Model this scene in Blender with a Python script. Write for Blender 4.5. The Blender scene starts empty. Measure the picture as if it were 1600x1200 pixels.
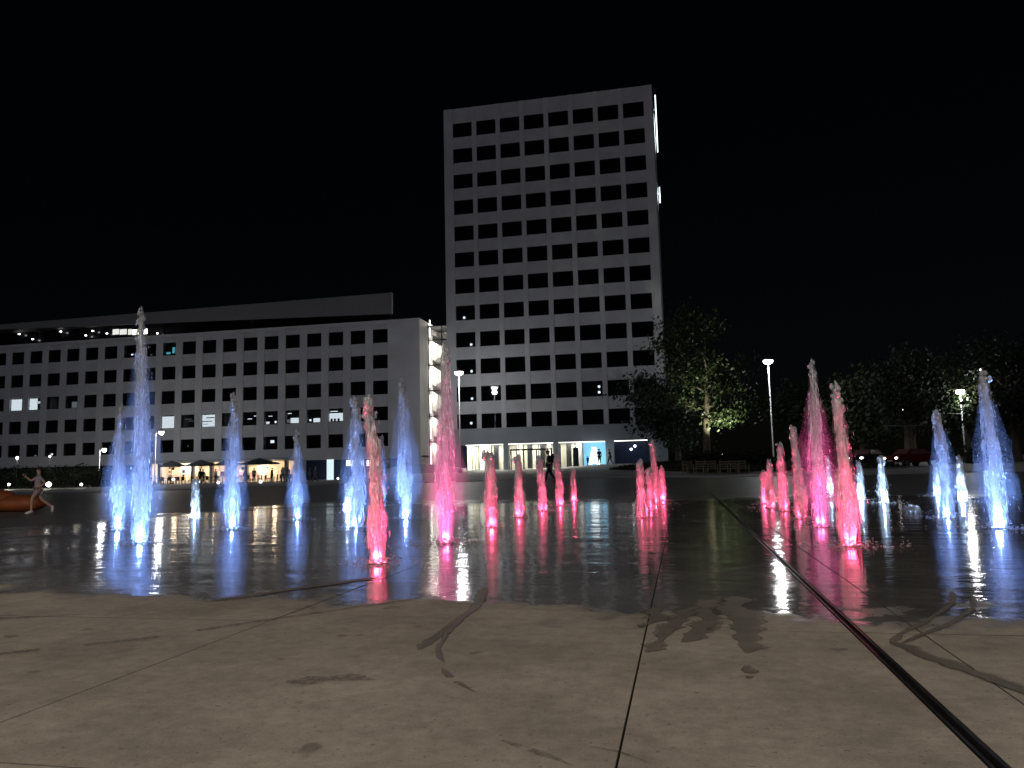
import bpy, bmesh, math, random
from mathutils import Vector, Matrix
random.seed(7)
S = bpy.context.scene
COL = S.collection
PI = math.pi

# ------------------------------------------------------------------ camera
F_PX, PITCH, ROLL, YAW, EYE = 1215.26, 0.1097, 0.0229, 0.2114, 1.15
ex = Vector((math.cos(YAW), math.sin(YAW), 0)); ey = Vector((-math.sin(YAW), math.cos(YAW), 0)); ez = Vector((0, 0, 1))
FWD = ey*math.cos(PITCH) + ez*math.sin(PITCH)
UP0 = -ey*math.sin(PITCH) + ez*math.cos(PITCH)
RGT = ex*math.cos(ROLL) - UP0*math.sin(ROLL)
UPV = ex*math.sin(ROLL) + UP0*math.cos(ROLL)
CAM = Vector((0, 0, EYE))
cd = bpy.data.cameras.new('camera'); cam = bpy.data.objects.new('camera', cd); COL.objects.link(cam)
cd.sensor_width = 36; cd.lens = F_PX/1600*36; cd.clip_start = 0.05; cd.clip_end = 900
m3 = Matrix((RGT, UPV, -FWD)).transposed()
cam.matrix_world = Matrix.Translation(CAM) @ m3.to_4x4()
S.camera = cam

def at(px, py, Y):
    d = FWD + RGT*((px-800)/F_PX) - UPV*((py-600)/F_PX)
    return CAM + d*(Y/d.y)
def gnd(px, py, z=0.0):
    d = FWD + RGT*((px-800)/F_PX) - UPV*((py-600)/F_PX)
    return CAM + d*((z-EYE)/d.z)

# ------------------------------------------------------------------ world, fill sun, exposure
FILL_EL, FILL_AZ = math.radians(34), math.radians(205)
w = bpy.data.worlds.new('World'); S.world = w; w.use_nodes = True
nt = w.node_tree; bg = nt.nodes['Background']
sky = nt.nodes.new('ShaderNodeTexSky'); sky.sky_type = 'NISHITA'; sky.sun_disc = False
sky.sun_elevation = FILL_EL; sky.sun_rotation = FILL_AZ
nt.links.new(sky.outputs[0], bg.inputs[0]); bg.inputs[1].default_value = 0.0003
sl = bpy.data.lights.new('facade_fill_sun', 'SUN'); sl.energy = 0.135; sl.angle = math.radians(12); sl.color = (0.78, 0.81, 1.0)  # weak sun lamp added to light the facades evenly, no real moon
so = bpy.data.objects.new('facade_fill_sun', sl); COL.objects.link(so)
sd = Vector((math.sin(FILL_AZ)*math.cos(FILL_EL), math.cos(FILL_AZ)*math.cos(FILL_EL), math.sin(FILL_EL)))
so.rotation_euler = sd.to_track_quat('Z', 'Y').to_euler()
S.view_settings.view_transform = 'Standard'; S.view_settings.look = 'None'
S.view_settings.exposure = 0.0; S.view_settings.gamma = 1.0; S.view_settings.use_curve_mapping = False
S.render.engine = 'CYCLES'
cy = S.cycles
cy.use_denoising = True; cy.max_bounces = 6; cy.diffuse_bounces = 2; cy.glossy_bounces = 3
cy.transmission_bounces = 3; cy.transparent_max_bounces = 40; cy.sample_clamp_indirect = 4.0
cy.caustics_reflective = False; cy.caustics_refractive = False; cy.use_light_tree = True

# ------------------------------------------------------------------ materials
def mat(name, color, rough=0.7, metal=0.0, emit=None, es=0.0, noise=0.0, nscale=3.0, bump=0.0, bscale=20.0, sample=True, spec=0.5):
    m = bpy.data.materials.new(name); m.use_nodes = True
    t = m.node_tree; b = t.nodes['Principled BSDF']
    b.inputs['Base Color'].default_value = (*color, 1); b.inputs['Roughness'].default_value = rough
    b.inputs['Metallic'].default_value = metal; b.inputs['Specular IOR Level'].default_value = spec
    if emit:
        b.inputs['Emission Color'].default_value = (*emit, 1); b.inputs['Emission Strength'].default_value = es
        if not sample: m.cycles.emission_sampling = 'NONE'
    if noise > 0:
        g = t.nodes.new('ShaderNodeNewGeometry'); n = t.nodes.new('ShaderNodeTexNoise'); n.inputs['Scale'].default_value = nscale
        n.inputs['Detail'].default_value = 6
        t.links.new(g.outputs['Position'], n.inputs['Vector'])
        mr = t.nodes.new('ShaderNodeMapRange'); mr.inputs[1].default_value = 0.3; mr.inputs[2].default_value = 0.7
        mr.inputs[3].default_value = 1-noise; mr.inputs[4].default_value = 1+noise
        t.links.new(n.outputs[0], mr.inputs[0])
        mx = t.nodes.new('ShaderNodeVectorMath'); mx.operation = 'SCALE'; mx.inputs[0].default_value = color
        t.links.new(mr.outputs[0], mx.inputs['Scale']); t.links.new(mx.outputs[0], b.inputs['Base Color'])
    if bump > 0:
        g = t.nodes.new('ShaderNodeNewGeometry'); n = t.nodes.new('ShaderNodeTexNoise'); n.inputs['Scale'].default_value = bscale
        t.links.new(g.outputs['Position'], n.inputs['Vector'])
        bp = t.nodes.new('ShaderNodeBump'); bp.inputs['Strength'].default_value = bump; bp.inputs['Distance'].default_value = 0.02
        t.links.new(n.outputs[0], bp.inputs['Height']); t.links.new(bp.outputs[0], b.inputs['Normal'])
    return m

def glass_mat(name, tint=(1, 1, 1), refl=0.12, rough=0.02):
    m = bpy.data.materials.new(name); m.use_nodes = True; t = m.node_tree; t.nodes.clear()
    o = t.nodes.new('ShaderNodeOutputMaterial'); mx = t.nodes.new('ShaderNodeMixShader'); mx.inputs[0].default_value = refl
    tr = t.nodes.new('ShaderNodeBsdfTransparent'); tr.inputs[0].default_value = (*tint, 1)
    gl = t.nodes.new('ShaderNodeBsdfGlossy'); gl.inputs['Roughness'].default_value = rough; gl.inputs[0].default_value = (.8, .85, .9, 1)
    t.links.new(tr.outputs[0], mx.inputs[1]); t.links.new(gl.outputs[0], mx.inputs[2]); t.links.new(mx.outputs[0], o.inputs[0])
    return m

def ground_mat(name, dry, wet, y0, y1, edge_noise=2.4, wrough=.055):
    """Concrete that is dry up to y0, under a thin film of water to y1 (world metres)."""
    m = bpy.data.materials.new(name); m.use_nodes = True; t = m.node_tree; b = t.nodes['Principled BSDF']
    N = t.nodes.new; L = t.links.new
    def math_(op, a, c=None, clamp=False):
        n = N('ShaderNodeMath'); n.operation = op; n.use_clamp = clamp
        for i, v in enumerate((a, c)):
            if v is None: continue
            if isinstance(v, (int, float)): n.inputs[i].default_value = v
            else: L(v, n.inputs[i])
        return n.outputs[0]
    def noise(scale, detail=4, rough=.55, vec=None):
        n = N('ShaderNodeTexNoise'); n.inputs['Scale'].default_value = scale; n.inputs['Detail'].default_value = detail
        n.inputs['Roughness'].default_value = rough
        L(vec or g.outputs['Position'], n.inputs['Vector']); return n.outputs[0]
    g = N('ShaderNodeNewGeometry'); sp = N('ShaderNodeSeparateXYZ'); L(g.outputs['Position'], sp.inputs[0])
    y, x = sp.outputs[1], sp.outputs[0]
    nz = math_('MULTIPLY', math_('SUBTRACT', noise(0.7, 7, .62), .5), edge_noise*2)
    # front edge of the wet area drifts nearer on the right
    ax_ = math_('MULTIPLY', math_('ABSOLUTE', math_('SUBTRACT', x, .4)), .13)
    lim = math_('SUBTRACT', math_('ADD', y, nz), ax_)
    d0 = math_('MULTIPLY', math_('SUBTRACT', lim, y0), 2.2, True)
    d1 = math_('MULTIPLY', math_('SUBTRACT', y1, lim), 0.12, True)
    wetm = math_('MULTIPLY', d0, d1)
    patch = N('ShaderNodeMapRange'); patch.inputs[1].default_value = .38; patch.inputs[2].default_value = .62
    L(noise(0.35, 5, .6), patch.inputs[0]); pt = patch.outputs[0]
    # dry concrete colour: mottled, blotched
    fine = N('ShaderNodeMapRange'); fine.inputs[1].default_value = .3; fine.inputs[2].default_value = .7; fine.inputs[3].default_value = .8; fine.inputs[4].default_value = 1.2
    L(noise(9, 8, .7), fine.inputs[0])
    blot = N('ShaderNodeMapRange'); blot.inputs[1].default_value = .35; blot.inputs[2].default_value = .65; blot.inputs[3].default_value = .74; blot.inputs[4].default_value = 1.14
    L(noise(0.9, 5, .6), blot.inputs[0])
    speck = N('ShaderNodeMapRange'); speck.inputs[1].default_value = .25; speck.inputs[2].default_value = .75; speck.inputs[3].default_value = .8; speck.inputs[4].default_value = 1.2
    L(noise(90, 3, .8), speck.inputs[0])
    oi = N('ShaderNodeObjectInfo'); rnd = math_('ADD', math_('MULTIPLY', oi.outputs['Random'], .14), .93)
    k = math_('MULTIPLY', math_('MULTIPLY', math_('MULTIPLY', fine.outputs[0], blot.outputs[0]), speck.outputs[0]), rnd)
    # scattered small dark spots
    spots = N('ShaderNodeMapRange'); spots.inputs[1].default_value = .69; spots.inputs[2].default_value = .73; spots.inputs[3].default_value = 1.0; spots.inputs[4].default_value = .62
    L(noise(2.7, 2, .5), spots.inputs[0]); k = math_('MULTIPLY', k, spots.outputs[0])
    grit = N('ShaderNodeMapRange'); grit.inputs[1].default_value = .66; grit.inputs[2].default_value = .7; grit.inputs[3].default_value = 1.0; grit.inputs[4].default_value = .6
    L(noise(31, 2, .5), grit.inputs[0]); k = math_('MULTIPLY', k, grit.outputs[0])
    dc = N('ShaderNodeVectorMath'); dc.operation = 'SCALE'; dc.inputs[0].default_value = dry; L(k, dc.inputs['Scale'])
    wc = N('ShaderNodeVectorMath'); wc.operation = 'SCALE'; wc.inputs[0].default_value = wet; L(k, wc.inputs['Scale'])
    mx = N('ShaderNodeMix'); mx.data_type = 'VECTOR'; L(wetm, mx.inputs[0]); L(dc.outputs[0], mx.inputs[4]); L(wc.outputs[0], mx.inputs[5])
    L(mx.outputs[1], b.inputs['Base Color'])
    wr = math_('ADD', math_('MULTIPLY', pt, .07), wrough)
    # standing film only round the jets, merely damp beyond it
    jit = math_('MULTIPLY', math_('SUBTRACT', noise(.3, 5, .6), .5), 13.0)
    f1 = math_('MULTIPLY', math_('ADD', math_('ADD', math_('ADD', x, 16.5), jit), 0), .45, True)
    f2 = math_('MULTIPLY', math_('SUBTRACT', math_('ADD', 14.0, jit), x), .4, True)
    f3 = math_('MULTIPLY', math_('SUBTRACT', math_('ADD', 31.0, jit), y), .16, True)
    f4 = math_('MULTIPLY', math_('ADD', math_('ADD', math_('ADD', x, y), 1.0), jit), .5, True)
    film = math_('MULTIPLY', math_('MULTIPLY', f1, f2), math_('MULTIPLY', f3, f4))
    wr2 = N('ShaderNodeMix'); wr2.data_type = 'FLOAT'; L(film, wr2.inputs[0]); wr2.inputs[2].default_value = .42; L(wr, wr2.inputs[3]); wr = wr2.outputs[0]
    r = N('ShaderNodeMix'); r.data_type = 'FLOAT'; L(wetm, r.inputs[0]); r.inputs[2].default_value = .75; L(wr, r.inputs[3])
    L(r.outputs[0], b.inputs['Roughness'])
    sl_ = N('ShaderNodeMix'); sl_.data_type = 'FLOAT'; L(wetm, sl_.inputs[0]); sl_.inputs[2].default_value = .25; sl_.inputs[3].default_value = .85
    L(sl_.outputs[0], b.inputs['Specular IOR Level'])
    # relief: rough grain when dry, soft ripples when wet
    hd = noise(60, 4, .7)
    mp = N('ShaderNodeMapping'); mp.inputs['Scale'].default_value = (1.4, 2.6, 1); L(g.outputs['Position'], mp.inputs['Vector'])
    hw = math_('ADD', math_('ADD', noise(2.0, 3, .55, mp.outputs[0]), math_('MULTIPLY', noise(.55, 2, .5, mp.outputs[0]), 2.6)), math_('MULTIPLY', noise(5, 2, .5, mp.outputs[0]), .16))
    bd = N('ShaderNodeBump'); bd.inputs['Strength'].default_value = .35; bd.inputs['Distance'].default_value = .004; L(hd, bd.inputs['Height'])
    bw = N('ShaderNodeBump'); bw.inputs['Strength'].default_value = .5; bw.inputs['Distance'].default_value = .011; L(hw, bw.inputs['Height'])
    nm = N('ShaderNodeMix'); nm.data_type = 'VECTOR'; L(wetm, nm.inputs[0]); L(bd.outputs[0], nm.inputs[4]); L(bw.outputs[0], nm.inputs[5])
    L(nm.outputs[1], b.inputs['Normal'])
    return m

def water_mat(name, transp=0.3, veil=False):
    m = bpy.data.materials.new(name); m.use_nodes = True; t = m.node_tree; t.nodes.clear(); N = t.nodes.new; L = t.links.new
    o = N('ShaderNodeOutputMaterial')
    df = N('ShaderNodeBsdfDiffuse'); df.inputs[0].default_value = (.85, .87, .9, 1)
    tl = N('ShaderNodeBsdfTranslucent'); tl.inputs[0].default_value = (.85, .87, .9, 1)
    a = N('ShaderNodeMixShader'); a.inputs[0].default_value = .6; L(df.outputs[0], a.inputs[1]); L(tl.outputs[0], a.inputs[2])
    tr = N('ShaderNodeBsdfTransparent')
    x = N('ShaderNodeMixShader')
    g = N('ShaderNodeNewGeometry')
    if veil:
        mp = N('ShaderNodeMapping'); mp.inputs['Scale'].default_value = (5, 5, 1.3) if transp > .2 else (1.5, 1.5, .8); L(g.outputs['Position'], mp.inputs[0])
        n = N('ShaderNodeTexNoise'); n.inputs['Scale'].default_value = 2.2; n.inputs['Detail'].default_value = 5; n.inputs['Roughness'].default_value = .65
        L(mp.outputs[0], n.inputs['Vector'])
        r = N('ShaderNodeMapRange'); r.inputs[1].default_value = .36; r.inputs[2].default_value = .8; r.inputs[3].default_value = 0; r.inputs[4].default_value = transp
        L(n.outputs[0], r.inputs[0])
        L(r.outputs[0], x.inputs[0]); L(tr.outputs[0], x.inputs[1]); L(a.outputs[0], x.inputs[2])
    else:
        gl = N('ShaderNodeBsdfGlossy'); gl.inputs['Roughness'].default_value = .25
        a2 = N('ShaderNodeMixShader'); a2.inputs[0].default_value = .1; L(a.outputs[0], a2.inputs[1]); L(gl.outputs[0], a2.inputs[2])
        x.inputs[0].default_value = 1-transp; L(tr.outputs[0], x.inputs[1]); L(a2.outputs[0], x.inputs[2])
    n2 = N('ShaderNodeTexNoise'); n2.inputs['Scale'].default_value = 22; L(g.outputs['Position'], n2.inputs['Vector'])
    bp = N('ShaderNodeBump'); bp.inputs['Strength'].default_value = .9; bp.inputs['Distance'].default_value = .05; L(n2.outputs[0], bp.inputs['Height'])
    L(bp.outputs[0], df.inputs['Normal']); L(bp.outputs[0], tl.inputs['Normal'])
    L(x.outputs[0], o.inputs[0])
    return m

M = {}
M['slab'] = ground_mat('concrete_slab', (.345, .305, .255), (.155, .147, .145), 5.95, 60)
M['plaza'] = ground_mat('plaza_concrete', (.345, .305, .255), (.155, .147, .145), 5.95, 60)
M['wet'] = ground_mat('wet_concrete', (.15, .13, .115), (.165, .143, .12), -50, 300, 0.2, .5)
def damp_mat():
    m = M['wet'].copy(); m.name = 'damp_concrete'; t = m.node_tree; o = t.nodes['Material Output']; b = t.nodes['Principled BSDF']
    tr = t.nodes.new('ShaderNodeBsdfTransparent'); mx = t.nodes.new('ShaderNodeMixShader'); n = t.nodes.new('ShaderNodeTexNoise'); n.inputs['Scale'].default_value = 26; n.inputs['Detail'].default_value = 5; n.inputs['Roughness'].default_value = .7
    g = t.nodes.new('ShaderNodeNewGeometry'); t.links.new(g.outputs['Position'], n.inputs['Vector'])
    r = t.nodes.new('ShaderNodeMapRange'); r.inputs[1].default_value = .35; r.inputs[2].default_value = .65; r.inputs[3].default_value = .1; r.inputs[4].default_value = .6; t.links.new(n.outputs[0], r.inputs[0])
    t.links.new(r.outputs[0], mx.inputs[0]); t.links.new(tr.outputs[0], mx.inputs[1]); t.links.new(b.outputs[0], mx.inputs[2]); t.links.new(mx.outputs[0], o.inputs[0]); return m
M['damp'] = damp_mat()
M['terrace'] = mat('forecourt_concrete', (.5, .48, .45), .6, noise=.2, nscale=.7, bump=.3, bscale=30)
M['joint'] = mat('joint_dirt', (.075, .068, .06), .9, noise=.3, nscale=5)
M['kerb'] = mat('granite_kerb', (.42, .41, .39), .7, noise=.15, nscale=4)
M['steel'] = mat('drain_steel', (.12, .11, .105), .32, .9, noise=.3, nscale=6)
M['slot'] = mat('drain_dark', (.012, .011, .01), .5)
M['conc'] = mat('white_concrete', (.76, .76, .78), .75, noise=.1, nscale=.35, bump=.15, bscale=8)
M['conc2'] = mat('pale_panel', (.71, .71, .735), .7, noise=.1, nscale=.5, bump=.1, bscale=8)
M['band'] = mat('pale_grey_band', (.4, .45, .5), .6, noise=.06, nscale=.6)
M['dark'] = mat('dark_interior', (.012, .013, .018), .6)
M['frame'] = mat('dark_window_frame', (.02, .021, .025), .4, .5)
M['glass'] = glass_mat('window_glass', (.35, .38, .42), .10, .03)
M['clear'] = glass_mat('shop_glass', (.92, .95, .95), .08, .02)
M['lit'] = mat('lit_room', (.7, .7, .66), .8, emit=(1, .97, .86), es=6, sample=False, noise=.0)
M['lit2'] = mat('dim_lit_room', (.3, .3, .3), .8, emit=(.9, .92, .85), es=.9, sample=False)
M['cyan'] = mat('cyan_screen', (.1, .3, .3), .5, emit=(.2, .85, .85), es=2.6, sample=False)
M['bulb'] = mat('white_lamp_lens', (.9, .9, .9), .4, emit=(1, .97, .88), es=14, sample=False)
M['bulbs'] = mat('small_lamp', (.9, .9, .9), .4, emit=(1, .98, .93), es=8.0, sample=False)
M['head'] = mat('street_lamp_diffuser', (.9, .9, .88), .3, emit=(1, .95, .85), es=16)
M['tube'] = mat('light_tube', (.9, .9, .9), .3, emit=(1, .97, .88), es=4.0, sample=False)
M['bluewall'] = mat('light_blue_backlit_wall', (.2, .5, .65), .5, emit=(.17, .47, .72), es=.85, sample=False)
M['navy'] = mat('navy_wall', (.03, .05, .12), .45, emit=(.03, .06, .16), es=.0)
M['letter'] = mat('white_glowing_letter', (.9, .9, .9), .4, emit=(.92, .98, 1), es=3.2)
M['cream'] = mat('cream_panel', (.75, .71, .6), .6, noise=.05)
M['white'] = mat('white_paint', (.8, .8, .78), .5)
M['grey'] = mat('grey_paint', (.3, .3, .31), .5)
M['pole'] = mat('galvanised_pole', (.35, .35, .35), .45, .6)
M['black'] = mat('black_plastic', (.015, .015, .017), .5)
M['bark'] = mat('tree_bark', (.15, .12, .09), .9, noise=.35, nscale=6, bump=.8, bscale=14)
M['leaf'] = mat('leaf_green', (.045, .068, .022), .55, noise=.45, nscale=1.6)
M['leaf2'] = mat('unlit_leaf', (.02, .034, .014), .6, noise=.4, nscale=1.6)  # darker copy of the leaf colour, for foliage out of the lamplight
M['grass'] = mat('lawn', (.05, .06, .03), .9, noise=.4, nscale=3, bump=.8, bscale=30)
M['wood'] = mat('pale_wood', (.3, .235, .14), .6, noise=.2, nscale=5)
M['fabric'] = mat('dark_parasol_fabric', (.05, .055, .06), .9)
M['red'] = mat('red_car_paint', (.2, .012, .01), .25)
M['darkcar'] = mat('dark_car_paint', (.03, .032, .04), .25)
M['tyre'] = mat('tyre_rubber', (.02, .02, .02), .8)
M['carglass'] = mat('pink_lit_car_window', (.25, .12, .12), .08, spec=.8)  # pink light falling on the car glass is put into its colour
M['orange'] = mat('orange_brown', (.36, .1, .03), .6, noise=.25, nscale=3)
M['skin'] = mat('skin', (.5, .32, .24), .55)
M['water'] = water_mat('white_water', .3)
M['veil'] = water_mat('spray_veil', .42, True); M['mist_glow'] = water_mat('mist_and_bloom', .03, True)
M['spray'] = water_mat('falling_spray', .5)
M['nozzle'] = mat('nozzle_steel', (.4, .4, .4), .3, .9)
M['roof'] = mat('roof_membrane', (.1, .1, .11), .8)
M['soffit'] = mat('grey_roof_screen', (.27, .27, .28), .7, noise=.05)
M['blueglass'] = mat('dark_curtain_glass', (.02, .022, .03), .12, spec=.6)
M['warm'] = mat('warm_lit_panel', (.6, .4, .25), .6, emit=(1, .66, .36), es=1.3, sample=False)
M['pinkp'] = mat('pink_lit_panel', (.6, .4, .35), .6, emit=(1, .55, .45), es=.7, sample=False)
M['signlit'] = mat('white_light_sign', (.8, .85, .9), .4, emit=(.8, .95, 1), es=3.0)

def led(color, es, name): return mat(name, (.8, .8, .8), .4, emit=color, es=es, sample=False)
M['ledb'] = led((.35, .6, 1), 6, 'blue_led_lens'); M['ledr'] = led((1, .08, .2), 5, 'red_led_lens')

# ------------------------------------------------------------------ mesh helpers
class MB:
    def __init__(s): s.v = []; s.f = []
    def quad(s, a, b, c, d):
        n = len(s.v); s.v += [tuple(a), tuple(b), tuple(c), tuple(d)]; s.f.append((n, n+1, n+2, n+3)); return s
    def box(s, x0, x1, y0, y1, z0, z1):
        n = len(s.v)
        s.v += [(x0,y0,z0),(x1,y0,z0),(x1,y1,z0),(x0,y1,z0),(x0,y0,z1),(x1,y0,z1),(x1,y1,z1),(x0,y1,z1)]
        s.f += [tuple(n+i for i in q) for q in ((0,3,2,1),(4,5,6,7),(0,1,5,4),(1,2,6,5),(2,3,7,6),(3,0,4,7))]; return s
    def tube(s, pts, rads, n=8, cap=True, jit=0.0):
        b0 = len(s.v); pts = [Vector(p) for p in pts]
        for i, p in enumerate(pts):
            t = (pts[min(i+1, len(pts)-1)] - pts[max(i-1, 0)])
            t = t.normalized() if t.length > 1e-9 else Vector((0, 0, 1))
            a = t.orthogonal().normalized() if abs(t.z) < .95 else Vector((1, 0, 0)); a = (a - t*a.dot(t)).normalized(); c = t.cross(a)
            for k in range(n):
                r = rads[i]*(1 + (random.uniform(-jit, jit) if jit else 0))
                s.v.append(tuple(p + a*math.cos(2*PI*k/n)*r + c*math.sin(2*PI*k/n)*r))
        for i in range(len(pts)-1):
            for k in range(n):
                q = b0+i*n; s.f.append((q+k, q+(k+1) % n, q+n+(k+1) % n, q+n+k))
        if cap:
            s.f.append(tuple(b0+k for k in range(n-1, -1, -1))); q = b0+(len(pts)-1)*n; s.f.append(tuple(q+k for k in range(n)))
        return s
    def lathe(s, prof, c=(0, 0, 0), n=16):
        return s.tube([(c[0], c[1], c[2]+z) for r, z in prof], [r for r, z in prof], n)
    def blob(s, c, rx, ry, rz, n=7, rows=5, jit=.0):
        b0 = len(s.v); c = Vector(c)
        s.v.append((c.x, c.y, c.z-rz))
        for i in range(1, rows):
            th = PI*i/rows
            for k in range(n):
                q = 1+random.uniform(-jit, jit)
                s.v.append((c.x+rx*q*math.sin(th)*math.cos(2*PI*k/n), c.y+ry*q*math.sin(th)*math.sin(2*PI*k/n), c.z-rz*q*math.cos(th)))
        s.v.append((c.x, c.y, c.z+rz)); top = len(s.v)-1
        for k in range(n): s.f.append((b0, b0+1+(k+1) % n, b0+1+k))
        for i in range(rows-2):
            for k in range(n):
                q = b0+1+i*n; s.f.append((q+k, q+(k+1) % n, q+n+(k+1) % n, q+n+k))
        q = b0+1+(rows-2)*n
        for k in range(n): s.f.append((q+k, q+(k+1) % n, top))
        return s
    def streak(s, p, d, L, r):
        """small elongated drop: 8 triangles"""
        p = Vector(p); d = Vector(d).normalized(); a = d.orthogonal().normalized(); c = d.cross(a); n = len(s.v)
        s.v += [tuple(p-d*L*.5), tuple(p+a*r), tuple(p+c*r), tuple(p-a*r), tuple(p-c*r), tuple(p+d*L*.5)]
        s.f += [(n, n+2, n+1), (n, n+3, n+2), (n, n+4, n+3), (n, n+1, n+4), (n+5, n+1, n+2), (n+5, n+2, n+3), (n+5, n+3, n+4), (n+5, n+4, n+1)]
        return s
    def build(s, name, m, parent=None, smooth=False, **tags):
        me = bpy.data.meshes.new(name); me.from_pydata(s.v, [], s.f); me.materials.append(m); me.update()
        if smooth:
            for p in me.polygons: p.use_smooth = True
        return link(name, me, parent, **tags)
def link(name, me, parent=None, loc=None, **tags):
    o = bpy.data.objects.new(name, me); COL.objects.link(o)
    if parent: o.parent = parent
    if loc: o.location = loc
    for k, v in tags.items(): o[k] = v
    return o
def thing(name, loc, label, category, group=None, rz=0):
    o = bpy.data.objects.new(name, None); COL.objects.link(o); o.location = loc; o.rotation_euler = (0, 0, rz); o.empty_display_size = .2
    o['label'] = label; o['category'] = category
    if group: o['group'] = group
    return o
def tagged(o, label, category, group=None):
    o['label'] = label; o['category'] = category
    if group: o['group'] = group
    return o
def copy_tree(o, parent=None):
    c = o.copy(); COL.objects.link(c)
    if parent: c.parent = parent
    for ch in list(o.children): copy_tree(ch, c)
    return c
def lamp(name, kind, loc, power, color, radius=.1, parent=None, aim=None, cone=None, blend=.6, falloff=None):
    l = bpy.data.lights.new(name, kind); l.energy = power; l.color = color
    if kind in ('POINT', 'SPOT'): l.shadow_soft_size = radius
    if kind == 'SPOT': l.spot_size = math.radians(cone); l.spot_blend = blend
    if falloff:
        l.use_nodes = True; t = l.node_tree; e = t.nodes['Emission']; fo = t.nodes.new('ShaderNodeLightFalloff'); fo.inputs[0].default_value = 1
        fo.inputs[1].default_value = .15
        t.links.new(fo.outputs[falloff], e.inputs['Strength'])
    o = bpy.data.objects.new(name, l); COL.objects.link(o); o.location = loc
    if aim is not None: o.rotation_euler = (Vector(loc)-Vector(aim)).to_track_quat('Z', 'Y').to_euler()
    if parent: o.parent = parent
    return o

# ------------------------------------------------------------------ ground
def slope(X):
    P = [(-400, .007), (-41, .007), (-29, .0186), (-24, .0205), (-14, .0215), (-9, .028), (-4, .027), (3, .0195), (400, .0195)]
    for (a, s0), (b, s1) in zip(P, P[1:]):
        if X <= b: return s0 + (s1-s0)*(X-a)/(b-a)
    return P[-1][1]
def G(X, Y): return max(0.0, min(Y, 115)-33)*slope(X)
XB = [-27.4+2.95*i for i in range(7)] + [-6.25, -3.25, -.3, 1.075, 1.15, 1.52, 4.45, 7.4, 10.35, 13.3, 16.25, 19.2]
YB = [-3.1, -.15, 2.82, 5.79, 8.76, 11.73, 14.7, 17.67, 20.64, 23.61, 26.58, 29.55, 32.52]
X0, X1, Y0, Y1 = XB[0], XB[-1], YB[0], YB[-1]
def sheet(name, xs, ys, m, skip=None):
    b = MB(); n = len(ys)
    b.v = [(x, y, G(x, y)) for x in xs for y in ys]
    for i in range(len(xs)-1):
        for j in range(len(ys)-1):
            if skip and skip((xs[i]+xs[i+1])/2, (ys[j]+ys[j+1])/2): continue
            b.f.append((i*n+j, (i+1)*n+j, (i+1)*n+j+1, i*n+j+1))
    return b.build(name, m, kind='structure')
gx = [-420, -250, -160, -110, -80, -60, -50, -41, -37, -33, X0, -24, -19, -14, -9, -4, 0, 3, 10, X1, 30, 45, 70, 120, 250, 420]
plaza = sheet('plaza', gx, [-120, -60, -20, Y0, Y1, 33, 40, 45, 51.5], M['plaza'], lambda x, y: X0 < x < X1 and Y0 < y < Y1)
forecourt = sheet('forecourt', gx, [51.5, 56, 62, 70, 78, 86, 95, 115, 200, 420, 700], M['terrace'])
b = MB(); b.quad((X0, Y0, -.03), (X1, Y0, -.03), (X1, Y1, -.03), (X0, Y1, -.03)); b.build('slab_bed', M['joint'], kind='structure')
paving = bpy.data.objects.new('pavement', None); COL.objects.link(paving); paving['kind'] = 'structure'
slab_mesh = {}
for i in range(len(XB)-1):
    if abs(XB[i]-1.075) < .01: continue
    for j in range(len(YB)-1):
        wx, wy = XB[i+1]-XB[i]-.008, YB[j+1]-YB[j]-.008; key = (round(wx, 3), round(wy, 3))
        if key not in slab_mesh:
            q = MB(); hx, hy, e = wx/2, wy/2, .002
            q.v = [(-hx, -hy, -.028), (hx, -hy, -.028), (hx, hy, -.028), (-hx, hy, -.028), (-hx, -hy, -e), (hx, -hy, -e), (hx, hy, -e), (-hx, hy, -e),
                   (-hx+e, -hy+e, 0), (hx-e, -hy+e, 0), (hx-e, hy-e, 0), (-hx+e, hy-e, 0)]
            q.f = [(0, 1, 5, 4), (1, 2, 6, 5), (2, 3, 7, 6), (3, 0, 4, 7), (4, 5, 9, 8), (5, 6, 10, 9), (6, 7, 11, 10), (7, 4, 8, 11), (8, 9, 10, 11)]
            me = bpy.data.meshes.new('paving_slab'); me.from_pydata(q.v, [], q.f); me.materials.append(M['slab']); me.materials.append(M['joint']); slab_mesh[key] = me
            for q_ in list(me.polygons)[:8]: q_.material_index = 1
        link('paving_slab', slab_mesh[key], paving, ((XB[i]+XB[i+1])/2, (YB[j]+YB[j+1])/2, random.uniform(-.0012, .0012)))
# slot drain along the jets: two steel rails and a dark slot, laid in lengths
drain = bpy.data.objects.new('drain_channel', None); COL.objects.link(drain); drain['kind'] = 'structure'
MB().box(1.077, 1.148, Y0, Y1, -.026, -.02).build('slot', M['slot'], drain)
for j in range(len(YB)-1):
    MB().box(1.081, 1.096, YB[j]+.004, YB[j+1]-.004, -.019, .002).build('rail', M['steel'], drain)
    MB().box(1.129, 1.144, YB[j]+.004, YB[j+1]-.004, -.019, .002).build('rail', M['steel'], drain)
# kerb strip between plaza and forecourt
b = MB()
ks = [x for x in gx if -160 <= x <= 120]
for a, c in zip(ks, ks[1:]):
    za, zc = G(a, 51.5), G(c, 51.5)
    b.quad((a, 51.3, za+.05), (c, 51.3, zc+.05), (c, 51.9, zc+.06), (a, 51.9, za+.06)); b.quad((a, 51.3, za-.1), (c, 51.3, zc-.1), (c, 51.3, zc+.05), (a, 51.3, za+.05))
b.build('kerb', M['kerb'], kind='structure')
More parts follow.
